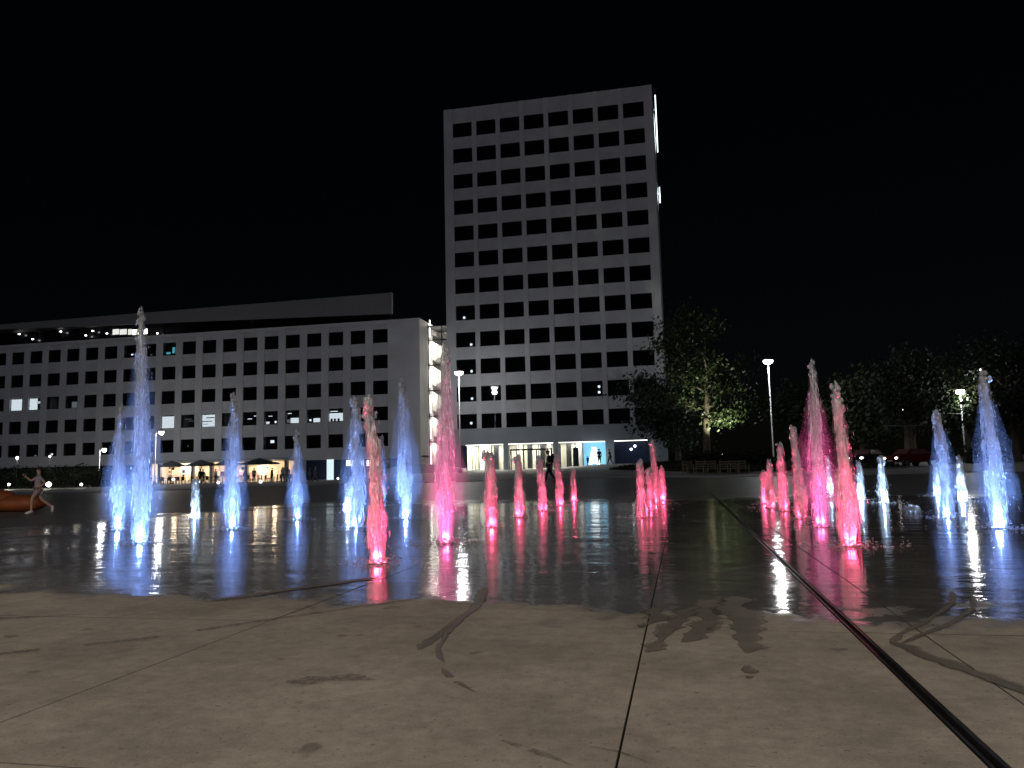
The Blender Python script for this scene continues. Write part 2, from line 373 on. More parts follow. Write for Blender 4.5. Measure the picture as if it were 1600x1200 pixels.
# wet trails and tyre tracks left on the dry slabs
TRAIL_N = [0]
def trail(pts, wd, z=.0045, rag=.35, breaks=(), faint=False):
  if True:
    TRAIL_N[0] += 1; z += TRAIL_N[0]*.00025
    P = []
    for (a, c) in zip(pts, pts[1:]):
        a, c = Vector((*a, 0)), Vector((*c, 0)); n = max(2, int((c-a).length/.05))
        for k in range(n): P.append(a.lerp(c, k/n))
    P.append(Vector((*pts[-1], 0)))
    lay = ((1.0, z, M['wet'], 'water_trail'), (1.5, z-.0001, M['damp'], 'damp_edge')) if not faint else ((1.0, z, M['damp'], 'faint_stain'),)
  for (ws, z, mm, nm) in lay:
    b = MB(); st = random.getstate(); prev = None; wl, wr = wd/2, wd/2
    for i, p in enumerate(P):
        t = (P[min(i+1, len(P)-1)]-P[max(0, i-1)]).normalized(); s = Vector((-t.y, t.x, 0))
        wl = max(.12*wd, min(.75*wd, wl+random.uniform(-rag, rag)*wd*.4)); wr = max(.12*wd, min(.75*wd, wr+random.uniform(-rag, rag)*wd*.4))
        e = min(1, i/3+.25, (len(P)-1-i)/3+.15)
        cur = (p+s*wl*e*ws+Vector((0, 0, z)), p-s*wr*e*ws+Vector((0, 0, z)))
        u = i/len(P)
        if prev and not any(a < u < c for a, c in breaks): b.quad(prev[0], prev[1], cur[1], cur[0])
        prev = cur
    b.build(nm, mm, kind='structure')
    if ws == 1.0 and len(lay) > 1: random.setstate(st)
trail([(-1.95, 7.6), (-1.74, 6.5), (-1.71, 5.6), (-1.72, 4.95)], .06)
trail([(-1.7, 5.5), (-1.6, 5.0), (-1.46, 4.65)], .045); trail([(-1.42, 4.5), (-1.25, 4.25), (-1.1, 4.05)], .035, breaks=((.4, .55),))
trail([(.1, 7.0), (.02, 6.5), (-.1, 5.8), (-.27, 5.05)], .13, rag=.8); trail([(.2, 7.0), (.12, 6.1), (.02, 5.7), (-.05, 5.35)], .14, rag=.8)
trail([(-.25, 6.6), (-.22, 6.1), (-.35, 5.8)], .12, rag=.9)
trail([(.4, 7.2), (.35, 6.3), (.345, 5.6), (.335, 5.1)], .19, rag=.5); trail([(.31, 4.78), (.3, 4.5)], .075, rag=.5, breaks=((.55, .7),))
trail([(2.25, 7.6), (2.08, 7.0), (1.75, 6.4), (1.4, 5.8), (1.24, 5.45)], .045); trail([(2.35, 7.4), (2.15, 6.8), (1.85, 6.25), (1.5, 5.75), (1.3, 5.45)], .045)
trail([(1.25, 5.5), (1.35, 5.1), (1.47, 4.8), (1.62, 4.3), (1.75, 4.0)], .09, rag=.5)
trail([(-4.7, 4.35), (-4.14, 4.83), (-3.77, 5.14), (-3.17, 5.93), (-2.45, 6.82), (-2.1, 7.4)], .075, breaks=((.12, .18), (.3, .36)), faint=True)
trail([(-6.0, 5.4), (-5.64, 5.62), (-4.96, 5.92)], .09, faint=True); trail([(-4.3, 6.6), (-3.9, 7.4), (-3.3, 8.2)], .14)
trail([(-.8, 3.36), (-.66, 3.27), (-.55, 3.2), (-.46, 3.12)], .035, breaks=((.3, .42),), faint=True); trail([(-.42, 3.34), (-.3, 3.3), (-.18, 3.2)], .03, faint=True)
trail([(-2.2, 4.1), (-1.9, 4.25), (-1.72, 4.2)], .14, rag=.7, faint=True)

# ------------------------------------------------------------------ office tower
def facade_openings(parent, xs, zs, ww, wh, Yf, cell_special=None):
    """windows: frame object with a pane child, repeated over the grid (shared meshes)"""
    fr = MB(); t = .022
    fr.box(0, ww, 0, .08, 0, t).box(0, ww, 0, .08, wh-t, wh).box(0, t, 0, .08, t, wh-t).box(ww-t, ww, 0, .08, t, wh-t)
    fme = bpy.data.meshes.new('window'); fme.from_pydata(fr.v, [], fr.f); fme.materials.append(M['frame'])
    pn = MB(); pn.box(t-.004, ww-t+.004, .03, .045, t-.004, wh-t+.004)
    pme = bpy.data.meshes.new('pane'); pme.from_pydata(pn.v, [], pn.f); pme.materials.append(M['glass'])
    out = {}
    for r, z in enumerate(zs):
        for c, x in enumerate(xs):
            o = link('window', fme, parent, (x, Yf, z)); link('pane', pme, o); out[(c, r)] = o
    return out
TY = 88.04
tower = thing('office_tower', (-14, TY, 1.0), 'pale twelve-storey office tower with a grid of dark windows', 'tower')
T = bpy.data.objects.new('x', None)  # placeholder never linked
def in_parent(parent):  # children are modelled in world metres
    return Matrix.Translation(-parent.location)
def tb(mb, name, m, parent, smooth=False):
    off = parent.location if parent.parent is None else Vector((0, 0, 0))
    mb.v = [(x-off.x, y-off.y, z-off.z) for x, y, z in mb.v]
    return mb.build(name, m, parent, smooth)
tU, tW, tF, tZ, tw_, th_ = -25.6, 2.9634, 3.253, 43.53, 2.41, 1.79
tL, tR, tTop = -26.75, -1.44, 45.43
tb(MB().box(tL+.3, tR-.3, TY+1.6, TY+13, 4.3, tTop-.5), 'core', M['dark'], tower)
tb(MB().box(tR-.3, tR, TY+.6, TY+13.5, 4.1, tTop), 'side_wall', M['conc'], tower)
tb(MB().box(tL, tL+.3, TY+.6, TY+13.5, 1.0, tTop), 'side_wall', M['conc'], tower)
tb(MB().box(tL+.3, tR-.3, TY+.65, TY+13.2, tTop-.45, tTop-.2), 'roof', M['roof'], tower)
tb(MB().box(tL+.3, tR-.3, TY+13.2, TY+13.5, 1.0, tTop), 'rear_wall', M['conc'], tower)
edges = [tL] + [v for c in range(8) for v in (tU+c*tW, tU+c*tW+tw_)] + [tR]
for k in range(9):
    tb(MB().box(edges[2*k], edges[2*k+1], TY, TY+.6, 6.02, tTop), 'pier', M['conc'], tower)
sp = MB().box(0, tw_, .05, .55, 0, tF-th_); spm = bpy.data.meshes.new('spandrel_panel'); spm.from_pydata(sp.v, [], sp.f); spm.materials.append(M['conc2'])
tp = MB().box(0, tw_, .05, .55, 0, tTop-tZ); tpm = bpy.data.meshes.new('parapet_panel'); tpm.from_pydata(tp.v, [], tp.f); tpm.materials.append(M['conc2'])
for c in range(8):
    for r in range(11):
        link('spandrel_panel', spm, tower, Vector((tU+c*tW, TY, tZ-(r+1)*tF))-tower.location)
    link('parapet_panel', tpm, tower, Vector((tU+c*tW, TY, tZ))-tower.location)
    tb(MB().box(tU+c*tW, tU+c*tW+tw_, TY+.55, TY+1.62, tZ-11*tF-th_-.15, tZ-11*tF-th_-.02), 'floor_edge', M['dark'], tower)
wins = facade_openings(tower, [tU+c*tW+14 for c in range(8)], [tZ-r*tF-th_-1.0 for r in range(12)], tw_, th_, .1)
bl = MB().blob((0, 0, 0), .16, .16, .16, 8, 6); blm = bpy.data.meshes.new('room_lamp'); blm.from_pydata(bl.v, [], bl.f); blm.materials.append(M['bulbs'])
for (c, r), (dx, dz) in {(0, 7): (.95, .4), (0, 8): (1.75, .35), (0, 9): (1.75, .4), (0, 10): (1.75, .4), (0, 11): (1.6, .75), (5, 10): (1.95, .5)}.items():
    link('room_lamp', blm, wins[(c, r)], (dx, .35, dz))
link('room_lamp', blm, wins[(5, 10)], (1.95, .35, 1.15))
bl2 = MB().box(0, .9, .1, .14, .1, 1.5); b2m = bpy.data.meshes.new('blind'); b2m.from_pydata(bl2.v, [], bl2.f)
M['blind'] = mat('pale_blind', (.12, .16, .22), .8); b2m.materials.append(M['blind'])
for c, r, x in ((1, 11, .7), (5, 11, .1), (6, 10, .1)): link('blind', b2m, wins[(c, r)], (x, 0, 0))
dk = MB().box(0, 1.6, .12, .5, .06, .55); dkm = bpy.data.meshes.new('desk'); dkm.from_pydata(dk.v, [], dk.f); dkm.materials.append(M['blind'])
for c, r in ((3, 11), (4, 11), (2, 11), (3, 10)): link('desk', dkm, wins[(c, r)], (.2, 0, 0))
tb(MB().box(tL, tR, TY-.12, TY+1.2, 4.12, 6.02-.003), 'fascia_band', M['band'], tower)
tb(MB().box(tL+.3, tR-.3, TY+1.2, TY+12.5, 4.3, 4.5), 'ceiling', M['white'], tower)
# ground floor: columns, shopfronts, lit interior
for x0, x1 in ((tL, -25.35), (-20.1, -19.5), (-14.25, -13.6), (-8.3, -7.35), (-3.45, tR)):
    tb(MB().box(x0, x1, TY, TY+.7, .6, 4.12), 'column', M['band'], tower)
tb(MB().box(-25.35, -24.62, TY+.5, TY+.7, .8, 4.12), 'dark_door', M['navy'], tower)
tb(MB().box(-24.6, -10.85, TY+3.2, TY+3.4, .9, 4.3), 'lobby_back_wall', M['cream'], tower)
tb(MB().box(-24.8, -24.6, TY+.7, TY+3.2, .9, 4.3), 'lobby_side_wall', M['white'], tower)
tb(MB().box(-24.6, -7.4, TY+.2, TY+3.2, .9, 1.2), 'lobby_floor', M['white'], tower)
random.seed(3)
x = -24.5
while x < -11.2:
    wdt = random.choice((.12, .18, .3, .55)); 
    tb(MB().box(x, x+wdt, TY+2.4+random.random()*.4, TY+3.0, 1.2, 4.2), 'wall_fin', random.choice((M['white'], M['cream'], M['grey'], M['frame'])), tower)
    x += wdt+random.choice((.25, .4, .7, 1.0))
for x0, x1, bars in ((-24.6, -20.1, 3), (-19.5, -14.25, 6), (-13.6, -10.85, 3)):
    tb(MB().box(x0, x1, TY+.28, TY+.3, 1.2, 4.1), 'shop_pane', M['clear'], tower)
    for k in range(bars+1):
        xx = x0+.03+(x1-x0-.06)*k/bars; tb(MB().box(xx-.035, xx+.035, TY+.2, TY+.38, 1.2, 4.1), 'mullion', M['frame'], tower)
    tb(MB().box(x0, x1, TY+.2, TY+.38, 3.98, 4.1), 'top_rail', M['frame'], tower)
    tb(MB().box(x0+.3, x1-.3, TY+1.2, TY+1.5, 4.2, 4.29), 'ceiling_light', M['tube'], tower)
    ll = lamp('lobby_light', 'AREA', Vector(((x0+x1)/2, TY+1.7, 4.15))-tower.location, 420 if x1 > -12 else 620, (1, .93, .8), .5, tower); ll.data.shape = 'RECTANGLE'; ll.data.size = x1-x0-.4; ll.data.size_y = 1.6
tb(MB().box(-19.3, -14.4, TY+.0, TY+.18, 3.32, 3.5), 'door_head', M['black'], tower)
for xx in (-19.3, -17.8, -16.3, -14.55): tb(MB().box(xx, xx+.14, TY+.02, TY+.16, 1.15, 3.32), 'door_post', M['black'], tower)
tb(MB().box(-12.1, -11.5, TY+.6, TY+1.0, 1.2, 3.5), 'dark_screen', M['black'], tower)
tb(MB().box(-21.9, -21.5, TY+.5, TY+.7, 1.2, 3.2), 'dark_screen', M['black'], tower)
tb(MB().box(-10.82, -8.32, TY+.5, TY+.6, 1.2, 4.1), 'backlit_wall', M['bluewall'], tower)
tb(MB().box(-7.35, -3.45, TY+.9, TY+1.0, 1.2, 4.1), 'navy_wall', M['navy'], tower)
tb(MB().box(-24.6, -20.1, TY-.02, TY+.05, 4.06, 4.115), 'lit_edge_strip', M['tube'], tower); tb(MB().box(-19.5, -14.25, TY-.02, TY+.05, 4.06, 4.115), 'lit_edge_strip', M['tube'], tower)  # glowing strips stand for the lit lower edge of the band
tb(MB().box(-13.6, -8.35, TY-.02, TY+.05, 4.06, 4.115), 'lit_edge_strip', M['tube'], tower); tb(MB().box(-7.3, -3.5, TY-.02, TY+.05, 4.06, 4.115), 'lit_edge_strip', M['tube'], tower)
for px, py in ((986, 702), (992, 697)):
    p = at(px, py, TY+.85); tb(MB().blob(p, .13, .06, .13), 'lamp_reflection', M['bulbs'], tower)  # glowing dots stand for lamps reflected in the dark opening
# letter A in front of the blue wall
let = thing('letter_sign', (-9.5, TY-.9, G(-9.5, TY-.9)), 'large white glowing letter A standing at the light blue wall', 'sign')
def letterA(wb, wt, h, d):
    b = MB(); o = [(-wb/2, 0), (-wt/2, h), (wt/2, h), (wb/2, 0)]
    tri = [(-.16, .42), (0, 1.0), (.16, .42)]
    # left leg, right leg, bar, foot pieces as prisms
    for poly in ([(-wb/2, 0), (-wb*.28, 0), tri[0], tri[1], (0, h), (-wt/2, h)], [(wb/2, 0), (wt/2, h), (0, h), tri[1], tri[2], (wb*.28, 0)], [(-wb*.28, 0.16), (wb*.28, .16), tri[2], tri[0]]):
        n = len(b.v); k = len(poly)
        b.v += [(x, -d/2, z) for x, z in poly] + [(x, d/2, z) for x, z in poly]
        b.f += [tuple(n+i for i in range(k)), tuple(n+k+i for i in range(k-1, -1, -1))] + [(n+i, n+k+i, n+k+(i+1) % k, n+(i+1) % k) for i in range(k)]
    return b
letterA(1.3, .42, 1.95, .3).build('letter_face', M['letter'], let)
MB().box(-.8, .8, -.3, .3, -.1, .02).build('plinth', M['grey'], let)
# lit sign on the tower's right side, seen edge-on
sg = thing('illuminated_sign', (tR, TY+9, 40), 'tall white illuminated sign on the right side wall of the tower', 'sign')
def lens_sign(z0, z1, par, Yc):
    b = MB(); n = 8
    for k in range(n+1):
        t = k/n; h = math.sin(PI*min(max(t, .02), .98))**.6
        b.v += [(tR+.3, Yc-1.4*h-.1, z0+(z1-z0)*t), (tR+.3, Yc+1.4*h+.1, z0+(z1-z0)*t), (tR+.2, Yc+1.4*h+.1, z0+(z1-z0)*t), (tR+.2, Yc-1.4*h-.1, z0+(z1-z0)*t)]
    for k in range(n):
        q = 4*k
        for i in range(4): b.f.append((q+i, q+(i+1) % 4, q+4+(i+1) % 4, q+4+i))
    b.f += [(3, 2, 1, 0), (4*n, 4*n+1, 4*n+2, 4*n+3)]
    tb(b, 'sign_face', M['signlit'], par)
sz1, sz0 = at(1025, 150, TY+9).z, at(1030, 236, TY+9).z
lens_sign(sz0, sz1, sg, TY+9)
for z in (sz0+1.8, sz1-1.8): tb(MB().box(tR, tR+.2, TY+8.9, TY+9.1, z-.08, z+.08), 'bracket', M['pole'], sg)
sg2 = thing('illuminated_sign', (tR, TY+10, 30), 'short white light below the tall sign on the tower side', 'sign')
sz1, sz0 = at(1028, 294, TY+10).z, at(1029, 316, TY+10).z
lens_sign(sz0, sz1, sg2, TY+10); tb(MB().box(tR, tR+.2, TY+9.9, TY+10.1, sz0+1, sz0+1.2), 'bracket', M['pole'], sg2)

# ------------------------------------------------------------------ office wing on the left
WY = 90.82; wU, wW, wZ, ww2, wh2 = -37.29, 2.992, 19.09, 2.0, 1.73
NC = 22; wR = -31.1; wL = wU-(NC-1)*wW-1.1; wTop = 20.2
wing = thing('office_wing', (-60, WY, .4), 'long pale five-storey office wing left of the tower', 'building')
tb(MB().box(wL, wR-.3, WY+1.7, WY+15, 3.2, wTop-.6), 'core', M['dark'], wing)
tb(MB().box(wL, wR, WY+15, WY+15.3, .2, wTop), 'rear_wall', M['conc'], wing)
tb(MB().box(wR-.3, wR, WY+.6, WY+15, .2, wTop), 'end_wall', M['conc'], wing)
tb(MB().box(wL, wR-.3, WY+.65, WY+14.9, wTop-.55, wTop-.25), 'roof', M['roof'], wing)
ed = [wL] + [v for c in range(NC-1, -1, -1) for v in (wU-c*wW, wU-c*wW+ww2)] + [wR]
for k in range(NC+1):
    tb(MB().box(ed[2*k], ed[2*k+1], WY, WY+.6, 4.4, wTop-.42), 'pier', M['conc'], wing)
sp = MB().box(0, ww2, .06, .55, 0, tF-wh2); spm2 = bpy.data.meshes.new('spandrel_panel'); spm2.from_pydata(sp.v, [], sp.f); spm2.materials.append(M['conc2'])
tb(MB().box(wL, wR, WY-.05, WY+.6, wTop-.415, wTop), 'parapet', M['conc'], wing)
tp = MB().box(0, ww2, .06, .55, 0, wTop-.42-wZ); tpm2 = bpy.data.meshes.new('parapet_panel'); tpm2.from_pydata(tp.v, [], tp.f); tpm2.materials.append(M['conc2'])
for c in range(NC):
    for r in range(4): link('spandrel_panel', spm2, wing, Vector((wU-c*wW, WY, wZ-(r+1)*tF))-wing.location)
    link('parapet_panel', tpm2, wing, Vector((wU-c*wW, WY, wZ))-wing.location)
ww_ = facade_openings(wing, [wU-c*wW+60 for c in range(NC)], [wZ-r*tF-wh2-.4 for r in range(5)], ww2, wh2, .11)
def put(c, r, name, x0, x1, z0, z1, m, y=.12):
    MB().box(x0, x1, y, y+.04, z0, z1).build(name, m, ww_[(c, r)])
put(10, 3, 'lit_room', .06, 1.86, .06, 1.6, M['lit']); put(18, 2, 'lit_room', .06, 1.86, .06, 1.6, M['lit']); put(17, 2, 'lit_room', .06, 1.3, .06, 1.6, M['lit'])
put(17, 2, 'hanging_lamp', 1.2, 1.86, .9, 1.2, M['tube'], .1); put(15, 2, 'lit_panel', .9, 1.7, .1, .9, M['lit2'])
put(8, 3, 'lit_room', .06, 1.86, .06, 1.6, M['lit']); put(8, 3, 'shelf', .1, 1.5, .7, .8, M['frame'], .06); put(8, 3, 'shelf', .6, 1.8, 1.15, 1.27, M['frame'], .06); put(8, 3, 'shelf', .1, .9, .35, .42, M['frame'], .06)
put(2, 3, 'lit_room', .06, 1.86, .15, 1.15, M['lit']); put(2, 3, 'ceiling_lamp', .2, 1.2, 1.35, 1.42, M['bulbs'])
for x in (.35, .8, 1.3): 
    MB().blob((x, .09, .3), .17, .04, .2).build('office_chair', M['black'], ww_[(2, 3)])
put(4, 3, 'lit_panel', .7, 1.8, .1, .75, M['lit']); put(4, 3, 'ceiling_lamp', .3, .8, 1.3, 1.38, M['bulbs']); put(4, 3, 'lit_panel', .2, .65, .15, .6, M['lit2'])
put(3, 3, 'lit_panel', .85, 1.75, .1, .6, M['lit']); put(3, 3, 'desk_lamp', .3, .55, .25, .5, M['bulbs'])
put(5, 3, 'ceiling_lamp', .6, 1.1, 1.05, 1.13, M['bulbs']); put(5, 3, 'desk_lamp', .25, .7, .1, .4, M['lit']); put(5, 3, 'desk_lamp', 1.45, 1.7, .2, .45, M['bulbs'])
put(6, 3, 'ceiling_lamp', .6, 1.2, .8, .9, M['bulbs']); put(6, 3, 'ceiling_lamp', 1.5, 1.8, 1.15, 1.24, M['bulbs'])
put(9, 3, 'ceiling_lamp', .5, 1.5, 1.1, 1.16, M['lit2']); put(9, 3, 'ceiling_lamp', .9, 1.7, .85, .9, M['lit2'])
put(0, 3, 'lit_panel', .1, .4, .3, 1.2, M['lit2']); put(1, 3, 'lit_panel', 1.0, 1.8, .4, .9, M['lit2'])
put(10, 0, 'screen', 1.3, 1.7, .3, 1.1, M['cyan']); put(10, 0, 'screen', .4, 1.0, .2, .5, M['cyan'])
put(12, 0, 'desk_lamp', 1.0, 1.3, .35, .55, M['bulbs']); put(11, 0, 'desk_lamp', 1.0, 1.2, .2, .35, M['lit2']); put(5, 4, 'desk_lamp', .9, 1.4, .9, 1.25, M['bulbs'])
put(9, 4, 'desk_lamp', .9, 1.05, .8, .95, M['lit2']); put(17, 4, 'desk_lamp', 1.2, 1.5, .1, .3, M['lit2']); put(16, 4, 'desk_lamp', .9, 1.15, .2, .45, M['bulbs'])
# base band and slab over the recessed ground floor
tb(MB().box(wL, wR, WY-.08, WY+.6, 2.95, 4.4), 'fascia_band', M['conc'], wing)
tb(MB().box(-69, -47.5, WY-1.9, WY-.08, 3.05, 3.32), 'canopy', M['band'], wing)
tb(MB().box(wL, wR, WY+.6, WY+5, 2.95, 3.15), 'ceiling', M['white'], wing)
tb(MB().box(wL, -69, WY+1.5, WY+1.8, .1, 2.95), 'ground_floor_wall', M['dark'], wing)
tb(MB().box(-47.5, -32, WY+2.5, WY+2.8, .1, 2.95), 'ground_floor_wall', M['navy'], wing)
tb(MB().box(-43.55, -42.85, WY+.2, WY+.7, .2, 2.95), 'lit_pillar', mat('lit_pillar_white', (.8, .85, .88), .5, emit=(.75, .95, 1), es=.9, sample=False), wing)
tb(MB().box(wR-2.6, wR, WY, WY+.6, .3, 2.95), 'column', M['conc'], wing)
for px0, px1 in ((541, 553), (555, 568), (573, 580), (582, 598)):
    a, c = at(px0, 728, WY+.5), at(px1, 719, WY+.5)
    tb(MB().box(a.x, c.x, WY+.5, WY+.6, a.z, c.z), 'lit_transom', mat('lit_transom', (.8, .8, .75), .5, emit=(1, .97, .9), es=1.8, sample=False), wing)
# cafe front
tb(MB().box(-69, -47.5, WY+4.5, WY+4.7, .2, 2.95), 'cafe_back_wall', M['cream'], wing)
tb(MB().box(-69, -68.8, WY+.6, WY+4.5, .2, 2.95), 'cafe_side_wall', M['white'], wing); tb(MB().box(-47.7, -47.5, WY+.6, WY+4.5, .2, 2.95), 'cafe_side_wall', M['white'], wing)
for px in (249, 301, 330, 358, 385, 447):
    p = at(px, 740, WY+.2); tb(MB().box(p.x-.22, p.x+.22, WY+.1, WY+.5, .2, 2.95), 'column', M['grey'], wing)
random.seed(11)
for px0, px1, py0, py1, m in ((283, 304, 727, 738, M['lit']), (262, 283, 732, 740, M['warm']), (321, 330, 731, 738, M['warm']), (331, 340, 731, 744, M['pinkp']), (389, 402, 729, 738, M['warm']),
                              (391, 404, 739, 748, M['pinkp']), (404, 416, 728, 740, M['lit']), (417, 432, 729, 745, M['warm']), (262, 290, 741, 745, M['pinkp']), (239, 244, 737, 745, M['pinkp']), (446, 454, 730, 742, M['pinkp'])):
    a, c = at(px0, py1, WY+4.2), at(px1, py0, WY+4.2)
    tb(MB().box(a.x, c.x, WY+4.2, WY+4.3, a.z, min(c.z, 2.9)), 'menu_glow_panel', m, wing)  # menu lightbox, and glowing panels for the warm light on shelves and walls
for k in range(46):
    px = random.uniform(252, 450); a = at(px, random.uniform(730, 748), WY+3.9); s = random.uniform(.1, .28)
    tb(MB().box(a.x-s, a.x+s, WY+3.8, WY+4.0, max(.3, a.z-s), min(2.9, a.z+s*1.2)), 'shelf_item', random.choice((M['wood'], M['black'], M['frame'], M['pinkp'], M['warm'], M['cream'], M['grey'])), wing)  # some goods glow, standing for the warm shelf light
for px in (275, 300, 335, 400, 430):
    p = at(px, 733, WY+2); lamp('cafe_light', 'POINT', p-wing.location, 140, (1, .75, .5), .3, wing)
# rooftop pavilion
pY = WY+4.0; pR = -34.72
q = MB(); za, zb = 21.0, 22.75
q.v = [(pR, WY, za), (pR, WY, 23.68), (wL, WY, 23.18), (wL, WY, zb), (pR, WY+.4, za), (pR, WY+.4, 23.68), (wL, WY+.4, 23.18), (wL, WY+.4, zb)]
q.f = [(0, 1, 2, 3), (7, 6, 5, 4), (0, 4, 5, 1), (1, 5, 6, 2), (2, 6, 7, 3), (3, 7, 4, 0)]
tb(q, 'roof_screen', M['soffit'], wing)
tb(MB().box(wL, pR-2.8, WY+.41, WY+7, 22.8, 23.1), 'roof_slab', M['roof'], wing)
tb(MB().box(wL, pR-1.6, pY, pY+.1, wTop-.25, 22.8), 'pavilion_glass', M['blueglass'], wing)
tb(MB().box(pR-2.8, pR-2.7, pY+.1, WY+7, wTop-.25, 22.8), 'pavilion_end', M['frame'], wing)
for k in range(14):
    xx = pR-1.7-k*4.2; tb(MB().box(xx-.06, xx+.06, pY-.12, pY, wTop-.25, 22.8), 'mullion', M['frame'], wing)
for px0, px1 in ((176, 186), (187, 198), (200, 206), (207, 230)):
    a, c = at(px0, 523, pY-.04), at(px1, 514, pY-.04)
    tb(MB().box(a.x, c.x, pY-.06, pY-.01, max(a.z, wTop-.2), min(c.z, 22.75)), 'lit_room', M['lit'] if px0 > 200 else M['lit2'], wing)
for px, py in ((30, 522), (51, 530), (95, 518), (145, 517), (134, 524), (167, 521), (392, 493), (246, 521)):
    p = at(px, py, pY-.6); tb(MB().blob((p.x, p.y, min(p.z, 22.7)), .16, .14, .08), 'ceiling_spot', M['bulbs'], wing)
# glazed stair link
stair = thing('stair_tower', (-29, 95, .9), 'brightly lit glazed stairwell between the wing and the tower', 'building')
sx0, sx1, sy = -31.1, -26.85, 94.0
M['stairwhite'] = mat('stair_white_wall', (.75, .74, .7), .7)
tb(MB().box(sx0, sx1+2, sy+4.5, sy+4.7, .9, 19.6), 'rear_wall', M['stairwhite'], stair)
tb(MB().box(sx1, sx1+.2, sy+.1, sy+4.5, .9, 19.6), 'side_wall', M['stairwhite'], stair)
tb(MB().box(sx0, sx1+.2, sy-.1, sy+4.7, 19.6, 19.75), 'roof', M['dark'], stair)
for k in range(6):
    z = 1.6+k*tF
    tb(MB().box(sx0, sx1, sy+3.2, sy+4.5, z, z+.22), 'landing', M['conc2'], stair)
    tb(MB().box(sx0, sx1, sy-.02, sy+.1, z-.06, z+.06), 'transom', M['frame'], stair)
    # flight: rising to the right then back
    for (xa, xb, za, zb, ya) in () if k == 5 else ((sx0+.4, sx1-.9, z+.2, z+tF/2, sy+1.9), (sx1-.9, sx0+.4, z+tF/2, z+tF+.1, sy+.7)):
        q = MB(); q.v = [(xa, ya, za-.15), (xb, ya, zb-.15), (xb, ya, zb+.75), (xa, ya, za+.75), (xa, ya+1.2, za-.15), (xb, ya+1.2, zb-.15), (xb, ya+1.2, zb+.05), (xa, ya+1.2, za+.05)]
        q.f = [(0, 1, 2, 3), (4, 7, 6, 5), (0, 4, 5, 1), (3, 2, 6, 7), (0, 3, 7, 4), (1, 5, 6, 2)]
        tb(q, 'stair_flight', M['stairwhite'], stair)
    tb(MB().box(sx0+.06, sx0+.14, sy+.6, sy+.7, z+.5, z+tF-.5), 'light_tube', M['tube'], stair)
    lamp('stair_light', 'POINT', Vector((sx0+.6, sy+2.6, z+2.7))-stair.location, 230 if k >= 3 else 110, (1, .93, .8), .3, stair)
for xx in (sx0+.12, sx0+1.9, sx1-.1): tb(MB().box(xx-.05, xx+.05, sy-.06, sy+.06, .9, 19.6), 'mullion', M['frame'], stair)
# pale retaining ramp between the two levels
b = MB(); pts = [(-38.5, 86.5), (-24.2, 85.2)]
(xa, ya), (xb, yb) = pts; za, zb = G(xa, ya), G(xb, yb)
b.v = [(xa, ya, za-.2), (xb, yb, zb-.2), (xb, yb, zb+.35), (xb-6, yb+.5, zb+1.15), (xa, ya, za+.25), (xa, ya+1.5, za-.2), (xb, yb+1.5, zb-.2), (xb, yb+1.5, zb+.35), (xb-6, yb+1.9, zb+1.15), (xa, ya+1.5, za+.25)]
b.f = [(0, 1, 2, 3, 4), (9, 8, 7, 6, 5), (4, 3, 8, 9), (3, 2, 7, 8), (2, 1, 6, 7), (0, 4, 9, 5)]
tagged(b.build('ramp_wall', M['conc']), 'low pale sloping wall at the foot of the stairwell', 'wall')

# ------------------------------------------------------------------ street lamps
def street_lamp(base, h, label, power, arm=0.0, head_r=.5, group='street lamps around the plaza', pole_r=.1, cut=False):
    t = thing('street_lamp', base, label, 'street lamp', group)
    MB().lathe([(.2, 0), (.2, .35), (pole_r, .4), (pole_r*.62, h)], n=10).build('pole', M['pole'], t, True)
    if arm:
        MB().tube([(0, 0, h-.5), (0, 0, h-.1), (arm*.3, 0, h+.12), (arm, 0, h+.15)], [.06, .06, .055, .05], 8).build('arm', M['pole'], t, True)
    MB().lathe([(.12, h), (head_r, h+.16), (head_r*.9, h+.26), (.08, h+.36)], (arm, 0, 0), 16).build('housing', M['pole'], t, True)
    MB().lathe([(head_r*.35, h-.24), (head_r*.8, h-.14), (head_r*.95, h+.03), (head_r*.9, h+.13)], (arm, 0, 0), 14).build('diffuser', M['head'], t, True)
    if power and cut: lamp('lamp_light', 'SPOT', (arm, 0, h-.4), power, (1, .9, .78), .3, t, (arm, 0, -5), 168, .12)
    elif power: lamp('lamp_light', 'POINT', (arm, 0, h-.55), power, (.94, .96, 1), .3, t)
    return t
def lamp_at(px, py, Y, label, power, **kw):
    p = at(px, py, Y); g0 = G(p.x, Y); return street_lamp((p.x-kw.get('arm', 0), Y, g0), p.z-g0, label, power, **kw)
lamp_at(1200, 565, 80, 'tall lit street lamp on a slim pole right of the tower', 700)
lamp_at(717, 583, 80, 'tall lit street lamp in front of the tower left edge', 520)
lamp_at(252, 676, 80, 'short arm lamp in front of the office wing cafe end', 260, arm=.7, head_r=.3, pole_r=.07)
lamp_at(163, 703, 80, 'lower arm lamp left of the twin tall blue jets', 200, arm=.6, head_r=.26, pole_r=.07)
lamp_at(1500, 612, 78, 'street lamp glowing just above lit leaves at far right', 300, head_r=.4)
lamp_at(1535, 578, 82, 'dim flat street lamp behind the top of the rightmost tall jet', 150, arm=.5, head_r=.22, pole_r=.07)
lamp_at(1412, 639, 95, 'tiny distant street lamp above the red car', 100, head_r=.16, pole_r=.06)
lamp_at(27, 715, 86, 'small lamp above the hedge at far left', 0, head_r=.15, pole_r=.06)
lamp_at(78, 712, 86, 'small faint lamp above the hedge beside the runner', 0, head_r=.11, pole_r=.06)
street_lamp((9.5, -13, 0), 10.5, 'unseen tall lamp added behind the viewer on the right', 11500, cut=True)  # unseen pair added to light the foreground paving
